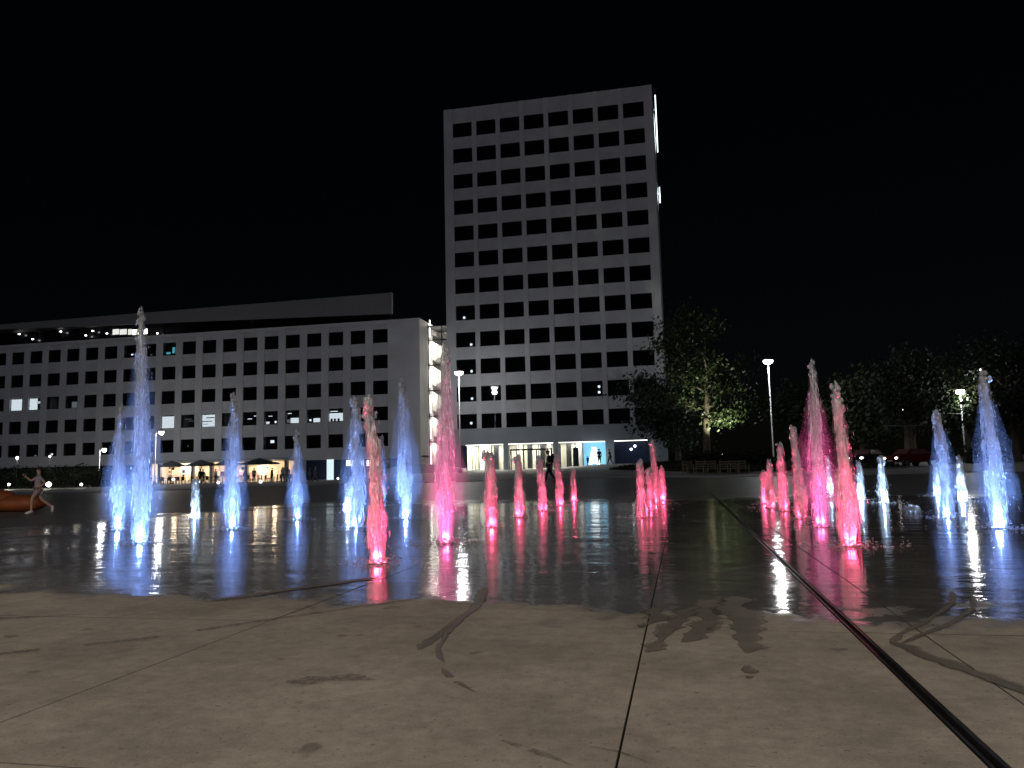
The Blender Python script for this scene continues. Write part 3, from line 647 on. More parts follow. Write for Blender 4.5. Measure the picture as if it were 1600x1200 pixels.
street_lamp((-12, -12, 0), 10.5, 'unseen tall lamp added behind the viewer on the left', 10500, cut=True)

# ------------------------------------------------------------------ fountain jets
def jet(px, py, top, colour, label, seed, width=1.0, dens=1.0, dx=0.0, power=1.0, kind='plume'):
    random.seed(seed)
    p = gnd(px, py); base = Vector((p.x, p.y, 0))
    # height from the pixel row of the top
    lo, hi = .05, 12
    for _ in range(40):
        m = (lo+hi)/2; q = base+Vector((0, 0, m))-CAM; yy = 600-F_PX*q.dot(UPV)/q.dot(FWD)
        if yy > top: lo = m
        else: hi = m
    h = lo; q = base-CAM; mpp = q.dot(FWD)/F_PX   # metres per photo pixel there
    lean = dx*mpp
    t = thing('water_jet', base, label, 'fountain jet', ('red-lit' if colour == 'r' else 'blue-lit')+' water jets of the plaza fountain')
    def ax(z): 
        u = z/h; return Vector((lean*u*u, 0, z))
    # nozzle
    nb = MB(); nb.lathe([(.13, .0), (.13, .008), (.06, .014), (.05, .02)], n=14); nb.build('nozzle', M['nozzle'], t)
    nb = MB()
    for k in range(6): nb.blob((.095*math.cos(k*PI/3), .095*math.sin(k*PI/3), .014), .022, .022, .01, 6, 3)
    nb.build('led_ring', M['ledr' if colour == 'r' else 'ledb'], t)
    # rising core, lumpy, breaking up toward the top
    n = max(10, int(h*14)); b = MB(); pts = []; rad = []
    wob = 0
    for k in range(n+1):
        u = k/n; z = .02+u*(h*.93)
        wob += random.uniform(-.006, .006)
        pts.append(ax(z)+Vector((wob*u, wob*u*.6, 0)))
        rad.append((.062-.016*u)*width*(1.35 if h < 2 else 1)*random.uniform(.75, 1.3)*(1 if u < .97 else .6))
    b.tube(pts, rad, 7, True, .18)
    for k in range(int(5+4*h)):
        u = 1-abs(random.gauss(0, .09)); z = h*min(u, .995)
        s = random.uniform(.02, .055)*width*(.55+.45*min(1, (1-u)*12+.2)); c = ax(z)
        b.blob((c.x+random.gauss(0, .03*width), c.y+random.gauss(0, .03*width), z-s), s, s, s*random.uniform(1, 2.0), 6, 5, .25)
    b.build('water_column', M['water'], t, True)
    # falling ropes and drops
    b = MB(); R0 = (.075+.032*h)*width if h > .5 else .1
    ncl = int(14+9*h); clumps = [(random.uniform(0, 2*PI), random.random()**.8, random.uniform(.35, 1)) for _ in range(ncl)]
    N = int((250*h+240)*dens)
    for k in range(N):
        a, u, rr = random.choice(clumps); a += random.gauss(0, .2)
        u = min(1, max(0, u+random.gauss(0, .055))); z = h*(1-u*.985)
        fall = math.sqrt(u); r = R0*rr*(.22+.9*fall)*random.uniform(.75, 1.15)
        if u > .8: r *= 1-(u-.8)*1.4
        c = ax(z)
        d = Vector((math.cos(a)*.10, math.sin(a)*.10, -(.25+fall)))
        L = random.uniform(.05, .2)*(.5+fall); s = random.uniform(.004, .0125)*(.8+.25*width)
        if random.random() < .06: s *= 1.8; L *= .7
        b.streak((c.x+r*math.cos(a), c.y+r*math.sin(a), max(.03, z)), d, L, s)
    for k in range(int(26+16*h)):   # stray drops thrown wide
        a = random.uniform(0, 2*PI); u = random.random(); r = R0*random.uniform(1.0, 2.0)*math.sqrt(u)
        b.streak((r*math.cos(a), r*math.sin(a), max(.03, h*(1-u)*.9)), (math.cos(a)*.3, math.sin(a)*.3, -1), random.uniform(.02, .1), random.uniform(.003, .008))
    b.build('spray', M['spray'], t)['kind'] = 'stuff'
    # aerated veil between the ropes
    for q_, (sc, nm) in enumerate(((.55, 'inner_veil'), (1.0, 'outer_veil'))):
        b = MB(); pts = []; rad = []; n = 22
        for k in range(n+1):
            u = k/n; z = .03+(h*.97)*u; f = math.sqrt(1-u); r = R0*sc*(.12+.88*f)
            if u < .2: r *= .72+1.4*u
            pts.append(ax(z)); rad.append(max(.012, r*random.uniform(.85, 1.12)))
        b.tube(pts, rad, 18, False, .1); b.build(nm, M['veil'], t, True)
    if h > 1.9 and (colour != 'r' or h > 2.9):
        b = MB()
        for sc in (1.2, 1.4, 1.6, 1.8, 2.0, 2.2, 2.45):
            pts = []; rad = []
            for k in range(15):
                u = k/14; z = .05+h*(.95-.06*sc)*u; pts.append(ax(z)); rad.append(R0*sc*(.06+.94*math.sqrt(1-u))*random.uniform(.9, 1.1))
            b.tube(pts, rad, 18, False, .06)
        b.build('mist_glow', M['mist_glow'], t, True)  # thin shells stand in for spray mist and the bloom round lit jets
    # foam and splash round the nozzle
    b = MB()
    for k in range(int(80+34*h)):
        a = random.uniform(0, 2*PI); r = abs(random.gauss(0, .27))*(.7+.22*h)*width+.04
        s = random.uniform(.006, .018)*(1.3 if r < .15 else .8)
        b.blob((r*math.cos(a), r*math.sin(a), s*.6+max(0, random.gauss(.02, .04))*(1 if r < .25 else .4)), s*random.uniform(.8, 2.2), s*random.uniform(.8, 2), s*.7, 5, 4)
    b.build('splash', M['water'], t)['kind'] = 'stuff'
    col = (1.0, .085, .34) if (px, py) in ((697, 848), (1283, 823)) else (1.0, .06, .165) if colour == 'r' else ((.19, .36, 1.0) if colour == 'b' else (.45, .66, 1.0))
    pw = power*{'r': 1.15, 'b': 1.35, 'w': 2.0}[colour]
    nl = lamp('nozzle_light', 'AREA', (0, 0, .032), 120*pw*(.42+.44*h)*(1.5 if colour == 'r' and h < 2.4 else 1), col, .1, t, (0, 0, 5), falloff='Linear')
    nl.data.shape = 'DISK'; nl.data.size = .32; nl.data.spread = math.radians(70)
    lamp('nozzle_glow', 'POINT', (0, 0, .1), (16 if colour == 'r' else 46)*pw, col, .05, t)
    return t
JETS = [
 (183, 828, 632, 'b', 'blue jet just left of the tallest far-left jet', 1.1, 0), (218, 848, 480, 'b', 'tallest blue jet, at the far left of the plaza', .9, -10),
 (305, 810, 748, 'w', 'low white-blue jet between the two tall blue pairs on the left', 1.3, 0), (362, 827, 615, 'b', 'tall blue jet second from left in front of the cafe', 1.05, 0),
 (464, 812, 672, 'b', 'slender blue jet with a knob top between cafe and red jets', 1.0, -2), (543, 801, 752, 'w', 'very low white jet left of the front red jet', 1.3, 0),
 (557, 824, 620, 'b', 'blue jet directly left of the front red jet', 1.2, -3), (597, 790, 680, 'b', 'thin blue jet just right of the front red jet', .9, 0),
 (634, 810, 592, 'b', 'tall blue jet with a round head right of the front red jet', 1.15, -6), (693, 798, 697, 'b', 'bushy violet-blue jet overlapping the tall purple jet', 1.3, -3),
 (590, 880, 618, 'r', 'nearest red jet, standing in front of the blue jets', .95, -16), (697, 848, 535, 'r', 'tallest purple-red jet before the lit stairwell', 1.0, 2),
 (768, 823, 703, 'r', 'red jet before the first lit shopfront of the tower', 1.25, -3), (812, 808, 710, 'r', 'red jet before the main glass doors of the tower', 1.25, -2),
 (848, 798, 712, 'r', 'red jet immediately left of the dark walker', 1.25, -3), (875, 790, 708, 'r', 'red jet immediately right of the dark walker', 1.2, -4), (897, 783, 732, 'r', 'small last red jet of the row in front of the tower', 1.2, 0),
 (1003, 808, 716, 'r', 'nearest red jet of the tight central cluster', 1.3, 0), (1017, 797, 730, 'r', 'second red jet of the tight central cluster, low and bushy', 1.35, 0),
 (1026, 788, 688, 'r', 'tallest red jet of the central cluster with a fading tip', 1.15, -3), (1036, 782, 728, 'r', 'rearmost red jet of the central cluster, furthest right', 1.3, 0),
 (1195, 787, 735, 'r', 'furthest and lowest red jet of the right row', 1.2, 0), (1205, 793, 717, 'r', 'second furthest red jet of the right row', 1.2, 0),
 (1225, 798, 692, 'r', 'third furthest red jet of the right row, of middle height', 1.15, 0), (1252, 810, 665, 'r', 'third nearest red jet of the right row, with pale tip', 1.1, -5),
 (1283, 823, 563, 'r', 'tallest magenta jet of the right row', 1.05, 3), (1330, 853, 597, 'r', 'nearest red jet of the right row', 1.1, -9),
 (1297, 770, 712, 'w', 'small blue-white jet right behind the tallest magenta jet', 1.1, 0), (1316, 775, 713, 'w', 'small blue-white jet right behind the nearest jet of the right red row', 1.1, 0),
 (1346, 781, 720, 'w', 'small blue-white jet just right of the right red row', 1.2, 0), (1381, 786, 712, 'w', 'stout pale blue jet left of the red car', 1.3, 0),
 (1465, 775, 718, 'w', 'small blue jet overlapped by the tall jet right of the red car', 1.1, 0), (1483, 809, 640, 'b', 'tall blue jet right of the red car', 1.1, -6),
 (1504, 784, 712, 'w', 'small pale jet between the two tall blue jets on the right', 1.2, 0), (1561, 825, 578, 'b', 'tallest blue jet at the far right', 1.1, -2),
 (1425, 800, 792, 'w', 'tiny bubbling pale teal jet barely rising from its nozzle', 2.2, 0)]
for i, (px, py, tp_, c_, lb, wd, dx) in enumerate(JETS):
    jet(px, py, tp_, c_, lb, 100+i, wd, 1.0, dx, 1.0)

# ------------------------------------------------------------------ trees and planting
def tree(base, h, limbs, label, leaf, seed, trunk_r=.3, nleaf=3500, ls=.22, clump=.9, group='trees beside the plaza', lean=(0, 0)):
    random.seed(seed)
    t = thing('tree', base, label, 'tree', group)
    b = MB(); tips = []
    top = Vector((lean[0], lean[1], h*.8)); n = 10; P = []
    for k in range(n+1):
        u = k/n; P.append(Vector((top.x*u+random.uniform(-.12, .12)*u, top.y*u+random.uniform(-.12, .12)*u, top.z*u)))
    b.tube(P, [trunk_r*(1.25 if k == 0 else 1-.8*k/n) for k in range(n+1)], 9)
    for (u, a, L, rise) in limbs:
        s = P[int(u*n)]; d = Vector((math.cos(a), math.sin(a), rise)).normalized(); Q = [s]; m = 6
        for k in range(1, m+1): Q.append(Q[-1]+(d+Vector((random.uniform(-.3, .3), random.uniform(-.3, .3), random.uniform(-.15, .25))))*(L/m))
        b.tube(Q, [trunk_r*.42*(1-.85*k/m) for k in range(m+1)], 6)
        for k in range(2, m+1):
            tips.append(Q[k])
            for _ in range(2):
                e = Q[k]+Vector((random.uniform(-1, 1), random.uniform(-1, 1), random.uniform(-.4, .8)))*L*.22
                b.tube([Q[k], e], [trunk_r*.09, .012], 4); tips.append(e)
    b.build('trunk', M['bark'], t)
    c = MB()
    for k in range(nleaf):
        q = random.choice(tips)+Vector((random.gauss(0, clump), random.gauss(0, clump), random.gauss(0, clump*.55)))
        a = Vector((random.gauss(0, 1), random.gauss(0, 1), random.gauss(0, .7))).normalized(); s = ls*random.uniform(.6, 1.4); e = a.orthogonal().normalized(); f = a.cross(e)
        c.quad(q-e*s, q+f*s*.55, q+e*s, q-f*s*.55)
    c.build('crown', leaf, t)
    return t
def rl(n, lo=.3, hi=1.0, L=3.5, seed=0):
    random.seed(seed); return [(random.uniform(lo, hi), random.uniform(0, 2*PI), random.uniform(.6, 1.2)*L, random.uniform(-.05, .9)) for _ in range(n)]
bx, by = 2.2, 72.0; bz = G(bx, by)+.5
tree((bx, by, bz), 15.5, [(.3, .1, 4.2, .12), (.35, -.4, 3.8, .1), (.42, PI-.1, 4.6, .2), (.45, -.2, 3.0, .7), (.5, .6, 4.0, .9), (.55, PI+.5, 4.2, .6), (.7, PI, 4.2, .4), (.8, PI-.4, 4.0, .7), (.9, 1.2, 3, .8), (.9, 4.2, 3, .8), (.65, 4.8, 3.5, .5)],
     'large leafy tree lit from below, right of the tower', M['leaf'], 5, .36, 6500, .17, .75, lean=(.4, 0))
up = thing('uplight', (3.35, 69.6, G(3.35, 69.6)+.9), 'small white ground spotlight at the foot of the lit tree', 'spotlight', 'garden spotlights')
MB().lathe([(.16, 0), (.16, .3), (.2, .34)], n=10).build('housing', M['black'], up); MB().blob((0, 0, .38), .17, .17, .12, 10, 6).build('lens', M['bulb'], up)
lamp('uplight_lamp', 'SPOT', (0, 0, .65), 2500, (.95, 1, .72), .12, up, (0, 2.0, 6.2), 80, .6)
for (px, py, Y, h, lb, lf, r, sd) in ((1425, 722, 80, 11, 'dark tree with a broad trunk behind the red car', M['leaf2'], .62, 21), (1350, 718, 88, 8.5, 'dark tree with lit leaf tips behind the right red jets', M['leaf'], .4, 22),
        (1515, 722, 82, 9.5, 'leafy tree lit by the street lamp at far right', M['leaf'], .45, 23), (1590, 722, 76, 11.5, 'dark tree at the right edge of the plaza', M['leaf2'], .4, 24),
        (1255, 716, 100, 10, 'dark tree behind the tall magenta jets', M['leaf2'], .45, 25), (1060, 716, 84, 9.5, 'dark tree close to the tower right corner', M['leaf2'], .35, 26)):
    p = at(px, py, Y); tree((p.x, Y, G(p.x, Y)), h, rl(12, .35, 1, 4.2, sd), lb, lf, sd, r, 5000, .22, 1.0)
# lawn mound with shrubs
b = MB(); cx, cy, rx, ry = 5.5, 66.5, 11.5, 7.0; n = 40; rings = 7
for i in range(rings+1):
    f = 1-i/rings
    for k in range(n):
        X, Y = cx+rx*f*math.cos(2*PI*k/n), cy+ry*f*math.sin(2*PI*k/n); b.v.append((X, Y, G(X, Y)+.06+.85*(1-f*f)))
for i in range(rings):
    for k in range(n): b.f.append((i*n+k, i*n+(k+1) % n, (i+1)*n+(k+1) % n, (i+1)*n+k))
b.build('lawn', M['grass'], smooth=True, kind='structure')
b = MB(); ring = []
for k in range(n+1):
    a = 2*PI*k/n; ring.append(Vector((cx+(rx+.12)*math.cos(a), cy+(ry+.12)*math.sin(a), 0)))
for a, c in zip(ring, ring[1:]):
    za, zc = G(a.x, a.y), G(c.x, c.y); oa = (a-Vector((cx, cy, 0))).normalized()*.2; oc = (c-Vector((cx, cy, 0))).normalized()*.2
    b.quad(a+oa+Vector((0, 0, za+.1)), c+oc+Vector((0, 0, zc+.1)), c+Vector((0, 0, zc+.1)), a+Vector((0, 0, za+.1))); b.quad(a+oa+Vector((0, 0, za-.1)), c+oc+Vector((0, 0, zc-.1)), c+oc+Vector((0, 0, zc+.1)), a+oa+Vector((0, 0, za+.1)))
b.build('lawn_edging', M['kerb'], kind='structure')
def grass(name, n, seed):
    random.seed(seed); b = MB()
    for _ in range(n):
        a, r = random.uniform(0, 2*PI), math.sqrt(random.random())
        X, Y = cx+rx*r*math.cos(a), cy+ry*r*math.sin(a); z = G(X, Y)+.06+.85*(1-r*r); hh = random.uniform(.08, .3); wx = random.uniform(.02, .05); o = random.uniform(-.1, .1)
        n0 = len(b.v); b.v += [(X-wx, Y, z-.02), (X+wx, Y, z-.02), (X+o, Y+o, z+hh)]; b.f.append((n0, n0+1, n0+2))
    b.build(name, M['grass'], kind='stuff')
grass('grass', 7000, 9)
def shrub(px, Y, w_, h_, label, seed, leaf=None, category='shrub', group=None, z0=None, n=900, stem=True):
    random.seed(seed); p = at(px, 730, Y); X = p.x; z = G(X, Y) if z0 is None else z0
    t = thing('shrub', (X, Y, z), label, category, group); b = MB(); c = MB()
    for k in range(7):
        a = random.uniform(0, 2*PI); b.tube([(0, 0, 0), (math.cos(a)*w_*.35, math.sin(a)*w_*.35, h_*random.uniform(.5, .9))], [.03, .01], 4)
    b.build('stem', M['bark'], t)
    for k in range(n):
        a = random.uniform(0, 2*PI); r = w_*.5*math.sqrt(random.random())*random.uniform(.8, 1.1); zz = h_*random.random()*(1-.5*(r/w_*2)**2)
        q = Vector((r*math.cos(a), r*math.sin(a), zz)); d = Vector((random.gauss(0, 1), random.gauss(0, 1), random.gauss(0, 1))).normalized(); e = d.orthogonal().normalized(); f = d.cross(e); s = random.uniform(.06, .15)
        c.quad(q-e*s, q+f*s*.6, q+e*s, q-f*s*.6)
    c.build('foliage', leaf or M['leaf2'], t)
    return t
def mound(X, Y):
    r2 = ((X-cx)/rx)**2+((Y-cy)/ry)**2; return G(X, Y)+(.06+.85*(1-r2) if r2 < 1 else 0)
for i, (px, w_, h_) in enumerate(((1088, 2.0, 1.1), (1112, 2.3, 1.2), (1138, 2.2, 1.0), (1163, 2.2, 1.1), (1186, 2.0, .9))):
    X = at(px, 730, 62.5).x
    shrub(px, 62.5, w_, h_, ('first', 'second', 'third', 'fourth', 'last')[i]+' low dark shrub from the left behind the wooden chairs', 60+i, z0=mound(X, 62.5)-.05, group='low shrubs on the lawn')
for i, px in enumerate((-40, -5, 32, 66, 98, 128, 152, 176)):
    shrub(px, 76, 4.4, 2.7 if i < 6 else 2.1, ('far left', 'second', 'third', 'fourth', 'fifth', 'sixth', 'seventh', 'rightmost')[i]+' clump of the dark hedge along the office wing', 80+i, n=1300, group='hedge clumps before the wing')
for (px, lb) in ((1315, 'dark shrub behind the small blue-white jets'), (1490, 'dark shrub right of the red car'), (1545, 'dark shrub behind the far right jet')):
    shrub(px, 74, 3.6, 1.8, lb, px, n=1000, group='shrubs along the street')
random.seed(4)
# garden lights at far left and low ground lights by the cafe
def garden_light(px, py, Y, label, r, power, green=False):
    p = at(px, py, Y); t = thing('garden_light', (p.x, Y, G(p.x, Y)), label, 'garden light', 'garden and ground lights'); z = max(.12, p.z-t.location.z)
    MB().lathe([(.05, 0), (.04, z-r*.8)], n=8).build('post', M['black'], t); MB().blob((0, 0, z), r, r, r, 10, 7).build('globe', M['bulbs'], t, True)
    if power: lamp('garden_lamp', 'POINT', (0, -.5, z+.3), power, (1, .97, .7), .15, t)
garden_light(14, 757, 70, 'garden light glowing into the hedge at the far left', .13, 110); garden_light(76, 757, 70, 'round garden light beside the runner back', .26, 40); garden_light(127, 757, 70, 'small white garden light left of the far left jets', .13, 10)
garden_light(407, 754, 80, 'small white ground light at the cafe front', .15, 0); garden_light(341, 755, 80, 'small white ground light left of the tall cafe jet', .13, 0); garden_light(271, 749, 82, 'small white ground light under the first parasol', .15, 0); garden_light(528, 757, 72, 'tiny white ground light left of the lowest white jet', .09, 0)
p = at(15, 748, 75.0)
# overhead lit wires on the right
for i, ((xa, ya), (xb, yb), lb) in enumerate((((1380, 665), (1442, 664), 'left lit stretch of thin overhead cable on the right'), ((1468, 646), (1533, 645), 'right lit stretch of thin overhead cable under the lamp'))):
    a, c = at(xa, ya, 77), at(xb, yb, 77)
    tagged(MB().tube([a, a.lerp(c, .5)-Vector((0, 0, .06)), c], [.04, .04, .04], 6).build('overhead_cable', M['pole']), lb, 'cable', 'overhead cables')

# ------------------------------------------------------------------ parasols, tables, chairs at the cafe, wooden chairs
def parasol(px, Y, w_, label):
    p = at(px, 735, Y); t = thing('parasol', (p.x, Y, G(p.x, Y)), label, 'parasol', 'cafe parasols')
    MB().tube([(0, 0, 0), (0, 0, 2.65)], [.035, .03], 8).build('pole', M['pole'], t); MB().lathe([(.35, 0), (.35, .08), (.05, .12)], n=12).build('base', M['black'], t)
    b = MB(); k = 8; top = (0, 0, 2.85)
    rim = [(w_/2*math.cos(2*PI*i/k+PI/8), w_/2*math.sin(2*PI*i/k+PI/8), 2.22) for i in range(k)]
    b.v = [top]+rim+[(x, y, 2.08) for x, y, z in rim]
    for i in range(k): b.f += [(0, 1+i, 1+(i+1) % k), (1+i, 1+k+i, 1+k+(i+1) % k, 1+(i+1) % k)]
    b.build('canopy', M['fabric'], t)
    b = MB()
    for x, y, z in rim: b.tube([(0, 0, 2.75), (x*.98, y*.98, z-.03)], [.014, .012], 4)
    b.build('ribs', M['pole'], t)
parasol(268, 84, 3.2, 'leftmost dark parasol by the cafe'); parasol(314, 84, 3.6, 'second dark parasol from the left, above the lit cafe counter'); parasol(405, 84, 4.6, 'broad dark parasol in the middle of the cafe terrace'); parasol(356, 85.5, 3.2, 'dark parasol hidden behind the tall cafe jet')
chair_b = MB().box(-.22, .22, -.22, .22, .42, .46).box(-.22, .22, .18, .22, .46, .88)
for sx in (-.2, .2):
    for sy_ in (-.2, .2): chair_b.box(sx-.02, sx+.02, sy_-.02, sy_+.02, 0, .42)
cme = bpy.data.meshes.new('cafe_chair'); cme.from_pydata(chair_b.v, [], chair_b.f); cme.materials.append(M['black'])
tabm = MB().lathe([(.28, 0), (.28, .04), (.04, .06), (.04, .7), (.4, .71), (.4, .74)], n=12); tme = bpy.data.meshes.new('cafe_table'); tme.from_pydata(tabm.v, [], tabm.f); tme.materials.append(M['black'])
random.seed(8)
for i, px in enumerate((243, 262, 275, 290, 312, 330, 348, 398, 414, 428, 444)):
    Y = 83+random.uniform(-1, 1.5); X = at(px, 740, Y).x; z = G(X, Y)
    nth = ('leftmost', 'second', 'third', 'fourth', 'fifth', 'sixth', 'seventh', 'eighth', 'ninth', 'tenth', 'rightmost')[i]
    tagged(link('cafe_table', tme, None, (X, Y, z)), nth+' small round dark table from the left on the cafe terrace', 'table', 'cafe tables')
    for s in (-1, 1):
        o = tagged(link('cafe_chair', cme, None, (X+s*.72, Y+random.uniform(-.2, .2), z)), 'dark chair '+('left' if s < 0 else 'right')+' of the '+nth+' small cafe table', 'chair', 'cafe chairs'); o.rotation_euler = (0, 0, -s*PI/2+random.uniform(-.4, .4))
def wooden_chair(px, py, label, rz, Y=60.5):
    p = at(px, py, 59.2); t = thing('wooden_chair', (p.x, 58.9, G(p.x, 58.9)), label, 'chair', 'pale wooden chairs before the lawn', rz)
    for sx in (-.36, .36):
        MB().box(sx-.04, sx+.04, -.36, -.28, 0, .62).build('leg', M['wood'], t); MB().box(sx-.04, sx+.04, .28, .36, 0, .95).build('leg', M['wood'], t)
        MB().box(sx-.05, sx+.05, -.4, .28, .625, .67).build('armrest', M['wood'], t)
    MB().box(-.31, .31, -.36, .27, .34, .4).build('seat', M['wood'], t)
    for k in range(3): MB().box(-.315, .315, .29, .33, .48+k*.17, .58+k*.17).build('slat', M['wood'], t)
for i, (px, rz) in enumerate(((1078, .5), (1094, -.3), (1112, .2), (1133, 0), (1146, -.2), (1160, .3))):
    wooden_chair(px, 742, ('leftmost', 'second', 'third', 'fourth', 'fifth', 'rightmost')[i]+' wooden armchair from the left along the lawn edge', rz)

# ------------------------------------------------------------------ cars
def car(px, Y, label, paint, rz, sc=1.0):
    p = at(px, 732, Y); t = thing('parked_car', (p.x, Y, G(p.x, Y)), label, 'car', 'cars on the street', rz)
    prof = [(-2.05, .35), (-2.1, .62), (-2.0, .85), (-1.1, .95), (-.55, 1.38), (.75, 1.42), (1.55, 1.02), (2.05, .92), (2.12, .55), (2.05, .33)]
    b = MB(); k = len(prof)
    for s, wv in ((-1, .84), (1, .84)):
        for x, z in prof: b.v.append((x, s*(wv-(.16 if z > 1.1 else 0)), z))
    b.f = [tuple(range(k-1, -1, -1)), tuple(range(k, 2*k))]+[(i, (i+1) % k, k+(i+1) % k, k+i) for i in range(k)]
    b.build('body', paint, t)
    for s in (-1, 1):
        q = MB(); y0 = s*.842; q.v = [(-.98, y0, .97), (-.5, s*.70, 1.33), (.05, s*.70, 1.36), (.05, y0, .97), (.12, y0, .97), (.12, s*.70, 1.36), (.7, s*.70, 1.36), (1.35, y0, 1.0)]; q.f = [(0, 1, 2, 3), (4, 5, 6, 7)]
        q.v = [(x, y+s*.02, z) for x, y, z in q.v]; q.build('side_window', M['carglass'], t)
    q = MB(); q.v = [(-1.09, -.72, .985), (-1.09, .72, .985), (-.59, .6, 1.375), (-.59, -.6, 1.375)]; q.v = [(x-.02, y, z+.015) for x, y, z in q.v]; q.f = [(0, 1, 2, 3)]; q.build('windscreen', M['carglass'], t)
    for x in (-1.3, 1.3):
        for s in (-1, 1):
            wbm = MB(); wbm.tube([(x, s*.68, .31), (x, s*.87, .31)], [.31, .31], 14); wo = wbm.build('wheel', M['tyre'], t); r_ = MB(); r_.tube([(x, s*.872, .31), (x, s*.882, .31)], [.19, .17], 10); r_.build('rim', M['pole'], wo)
    for s in (-.6, .6): MB().blob((-2.07, s, .68), .06, .16, .09, 8, 5).build('headlight', M['bulbs'], t)
    for s in (-.62, .62): MB().blob((2.1, s, .72), .05, .14, .09, 8, 5).build('tail_light', mat('tail_light_red', (.5, .02, .02), .3, emit=(1, .05, .03), es=1.5, sample=False), t)
    MB().box(-2.13, -2.09, -.25, .25, .42, .54).build('number_plate', M['white'], t)
    return t
car(1424, 68, 'red car with lit lamps parked on the street at right', M['red'], .55); car(1355, 73, 'dark car with one bright headlamp behind the small blue-white jets', M['darkcar'], .9)
lamp_red = None

# ------------------------------------------------------------------ people
def skin_body(name, nodes, edges, m, parent, lv=1):
    """one continuous skinned surface from joints (name -> (pos, radius))"""
    ks = list(nodes); me = bpy.data.meshes.new(name); me.from_pydata([nodes[k][0] for k in ks], [(ks.index(a), ks.index(c)) for a, c in edges], [])
    o = bpy.data.objects.new(name, me); COL.objects.link(o); md = o.modifiers.new('skin', 'SKIN'); 
    sv = me.skin_vertices[0].data if me.skin_vertices else None
    if sv is None: me.attributes.new('x', 'FLOAT', 'POINT')
    for i, k in enumerate(ks):
        r = nodes[k][1]; me.skin_vertices[0].data[i].radius = (r, r) if not isinstance(r, tuple) else r
        me.skin_vertices[0].data[i].use_root = (i == 0)
    o.modifiers.new('sub', 'SUBSURF').levels = lv
    dg = bpy.context.evaluated_depsgraph_get(); ev = o.evaluated_get(dg); nm = bpy.data.meshes.new_from_object(ev); bpy.data.objects.remove(o)
    nm.name = name; nm.materials.clear(); nm.materials.append(m)
    for p in nm.polygons: p.use_smooth = True
    return link(name, nm, parent)
def person(loc, rz, H, pose, label, shirt, trousers, hair, group=None, fingers=False, backpack=None, shoes=None):
    """local x = direction faced, y = left, z up; pose gives joints in fractions of height"""
    t = thing('person', loc, label, 'person', group, rz); J = {k: Vector(v)*H for k, v in pose.items()}
    r = lambda f: f*H
    nodes = {'pelvis': (J['pelvis'], r(.075)), 'waist': (J['pelvis'].lerp(J['neck'], .4), r(.066)), 'chest': (J['pelvis'].lerp(J['neck'], .78), r(.082)), 'neck': (J['neck'], r(.032)), 'jaw': (J['neck'].lerp(J['head'], .55), r(.04)), 'head': (J['head'], r(.055)), 'crown': (J['head']+Vector((0, 0, .035*H)), r(.042)),
             'nose': (J['head']+Vector((.058*H, 0, -.008*H)), r(.012))}
    ed_ = [('pelvis', 'waist'), ('waist', 'chest'), ('chest', 'neck'), ('neck', 'jaw'), ('jaw', 'head'), ('head', 'crown'), ('head', 'nose')]
    for s in 'lr':
        nodes['sh'+s] = (J['sh'+s], r(.036)); nodes['el'+s] = (J['el'+s], r(.026)); nodes['wr'+s] = (J['wr'+s], r(.017))
        hd = (J['wr'+s]-J['el'+s]).normalized(); nodes['palm'+s] = (J['wr'+s]+hd*.04*H, (r(.012), r(.024)))
        ed_ += [('chest', 'sh'+s), ('sh'+s, 'el'+s), ('el'+s, 'wr'+s), ('wr'+s, 'palm'+s)]
        nodes['hip'+s] = (J['hip'+s], r(.055)); nodes['kn'+s] = (J['kn'+s], r(.036)); nodes['an'+s] = (J['an'+s], r(.022)); nodes['toe'+s] = (J['toe'+s], r(.018))
        ed_ += [('pelvis', 'hip'+s), ('hip'+s, 'kn'+s), ('kn'+s, 'an'+s), ('an'+s, 'toe'+s)]
    body = skin_body('body', nodes, ed_, M['skin'], t)
    if fingers:
        for s in 'lr':
            hd = (J['wr'+s]-J['el'+s]).normalized(); sd_ = hd.orthogonal().normalized(); up_ = hd.cross(sd_); w0 = J['wr'+s]+hd*.055*H; b = MB()
            for i, L in enumerate((.04, .046, .043, .034)):
                o0 = w0+sd_*(i-1.5)*.012*H; b.tube([o0, o0+hd*L*.5*H, o0+(hd*.8*L+up_*.35*L)*H], [.006*H, .0055*H, .004*H], 6)
            th0 = J['wr'+s]+hd*.025*H+sd_*.02*H; b.tube([th0, th0+(sd_*.02+hd*.02)*H, th0+(sd_*.026+hd*.042)*H], [.007*H, .0065*H, .005*H], 6)
            b.build('fingers', M['skin'], body, True)
    sh = {k: nodes[k] for k in ('waist', 'chest')}; k_ = 1.14
    sn = {'waist': (nodes['waist'][0], nodes['waist'][1]*k_), 'hem': (J['pelvis']+Vector((0, 0, .01*H)), r(.088)), 'chest': (nodes['chest'][0], nodes['chest'][1]*k_), 'col': (J['neck']-Vector((0, 0, .02*H)), r(.042))}
    se = [('waist', 'hem'), ('waist', 'chest'), ('chest', 'col')]
    for s in 'lr':
        sn['sh'+s] = (J['sh'+s], r(.045)); sn['sl'+s] = (J['sh'+s].lerp(J['el'+s], .62), r(.037)); se += [('chest', 'sh'+s), ('sh'+s, 'sl'+s)]
        if shirt[1]: sn['cu'+s] = (J['el'+s].lerp(J['wr'+s], .9), r(.024)); sn['e'+s] = (J['el'+s], r(.032)); se += [('sl'+s, 'e'+s), ('e'+s, 'cu'+s)]
    skin_body('shirt', sn, se, shirt[0], t)
    pn_ = {'pelvis': (J['pelvis']-Vector((0, 0, .005*H)), r(.084))}; pe = []
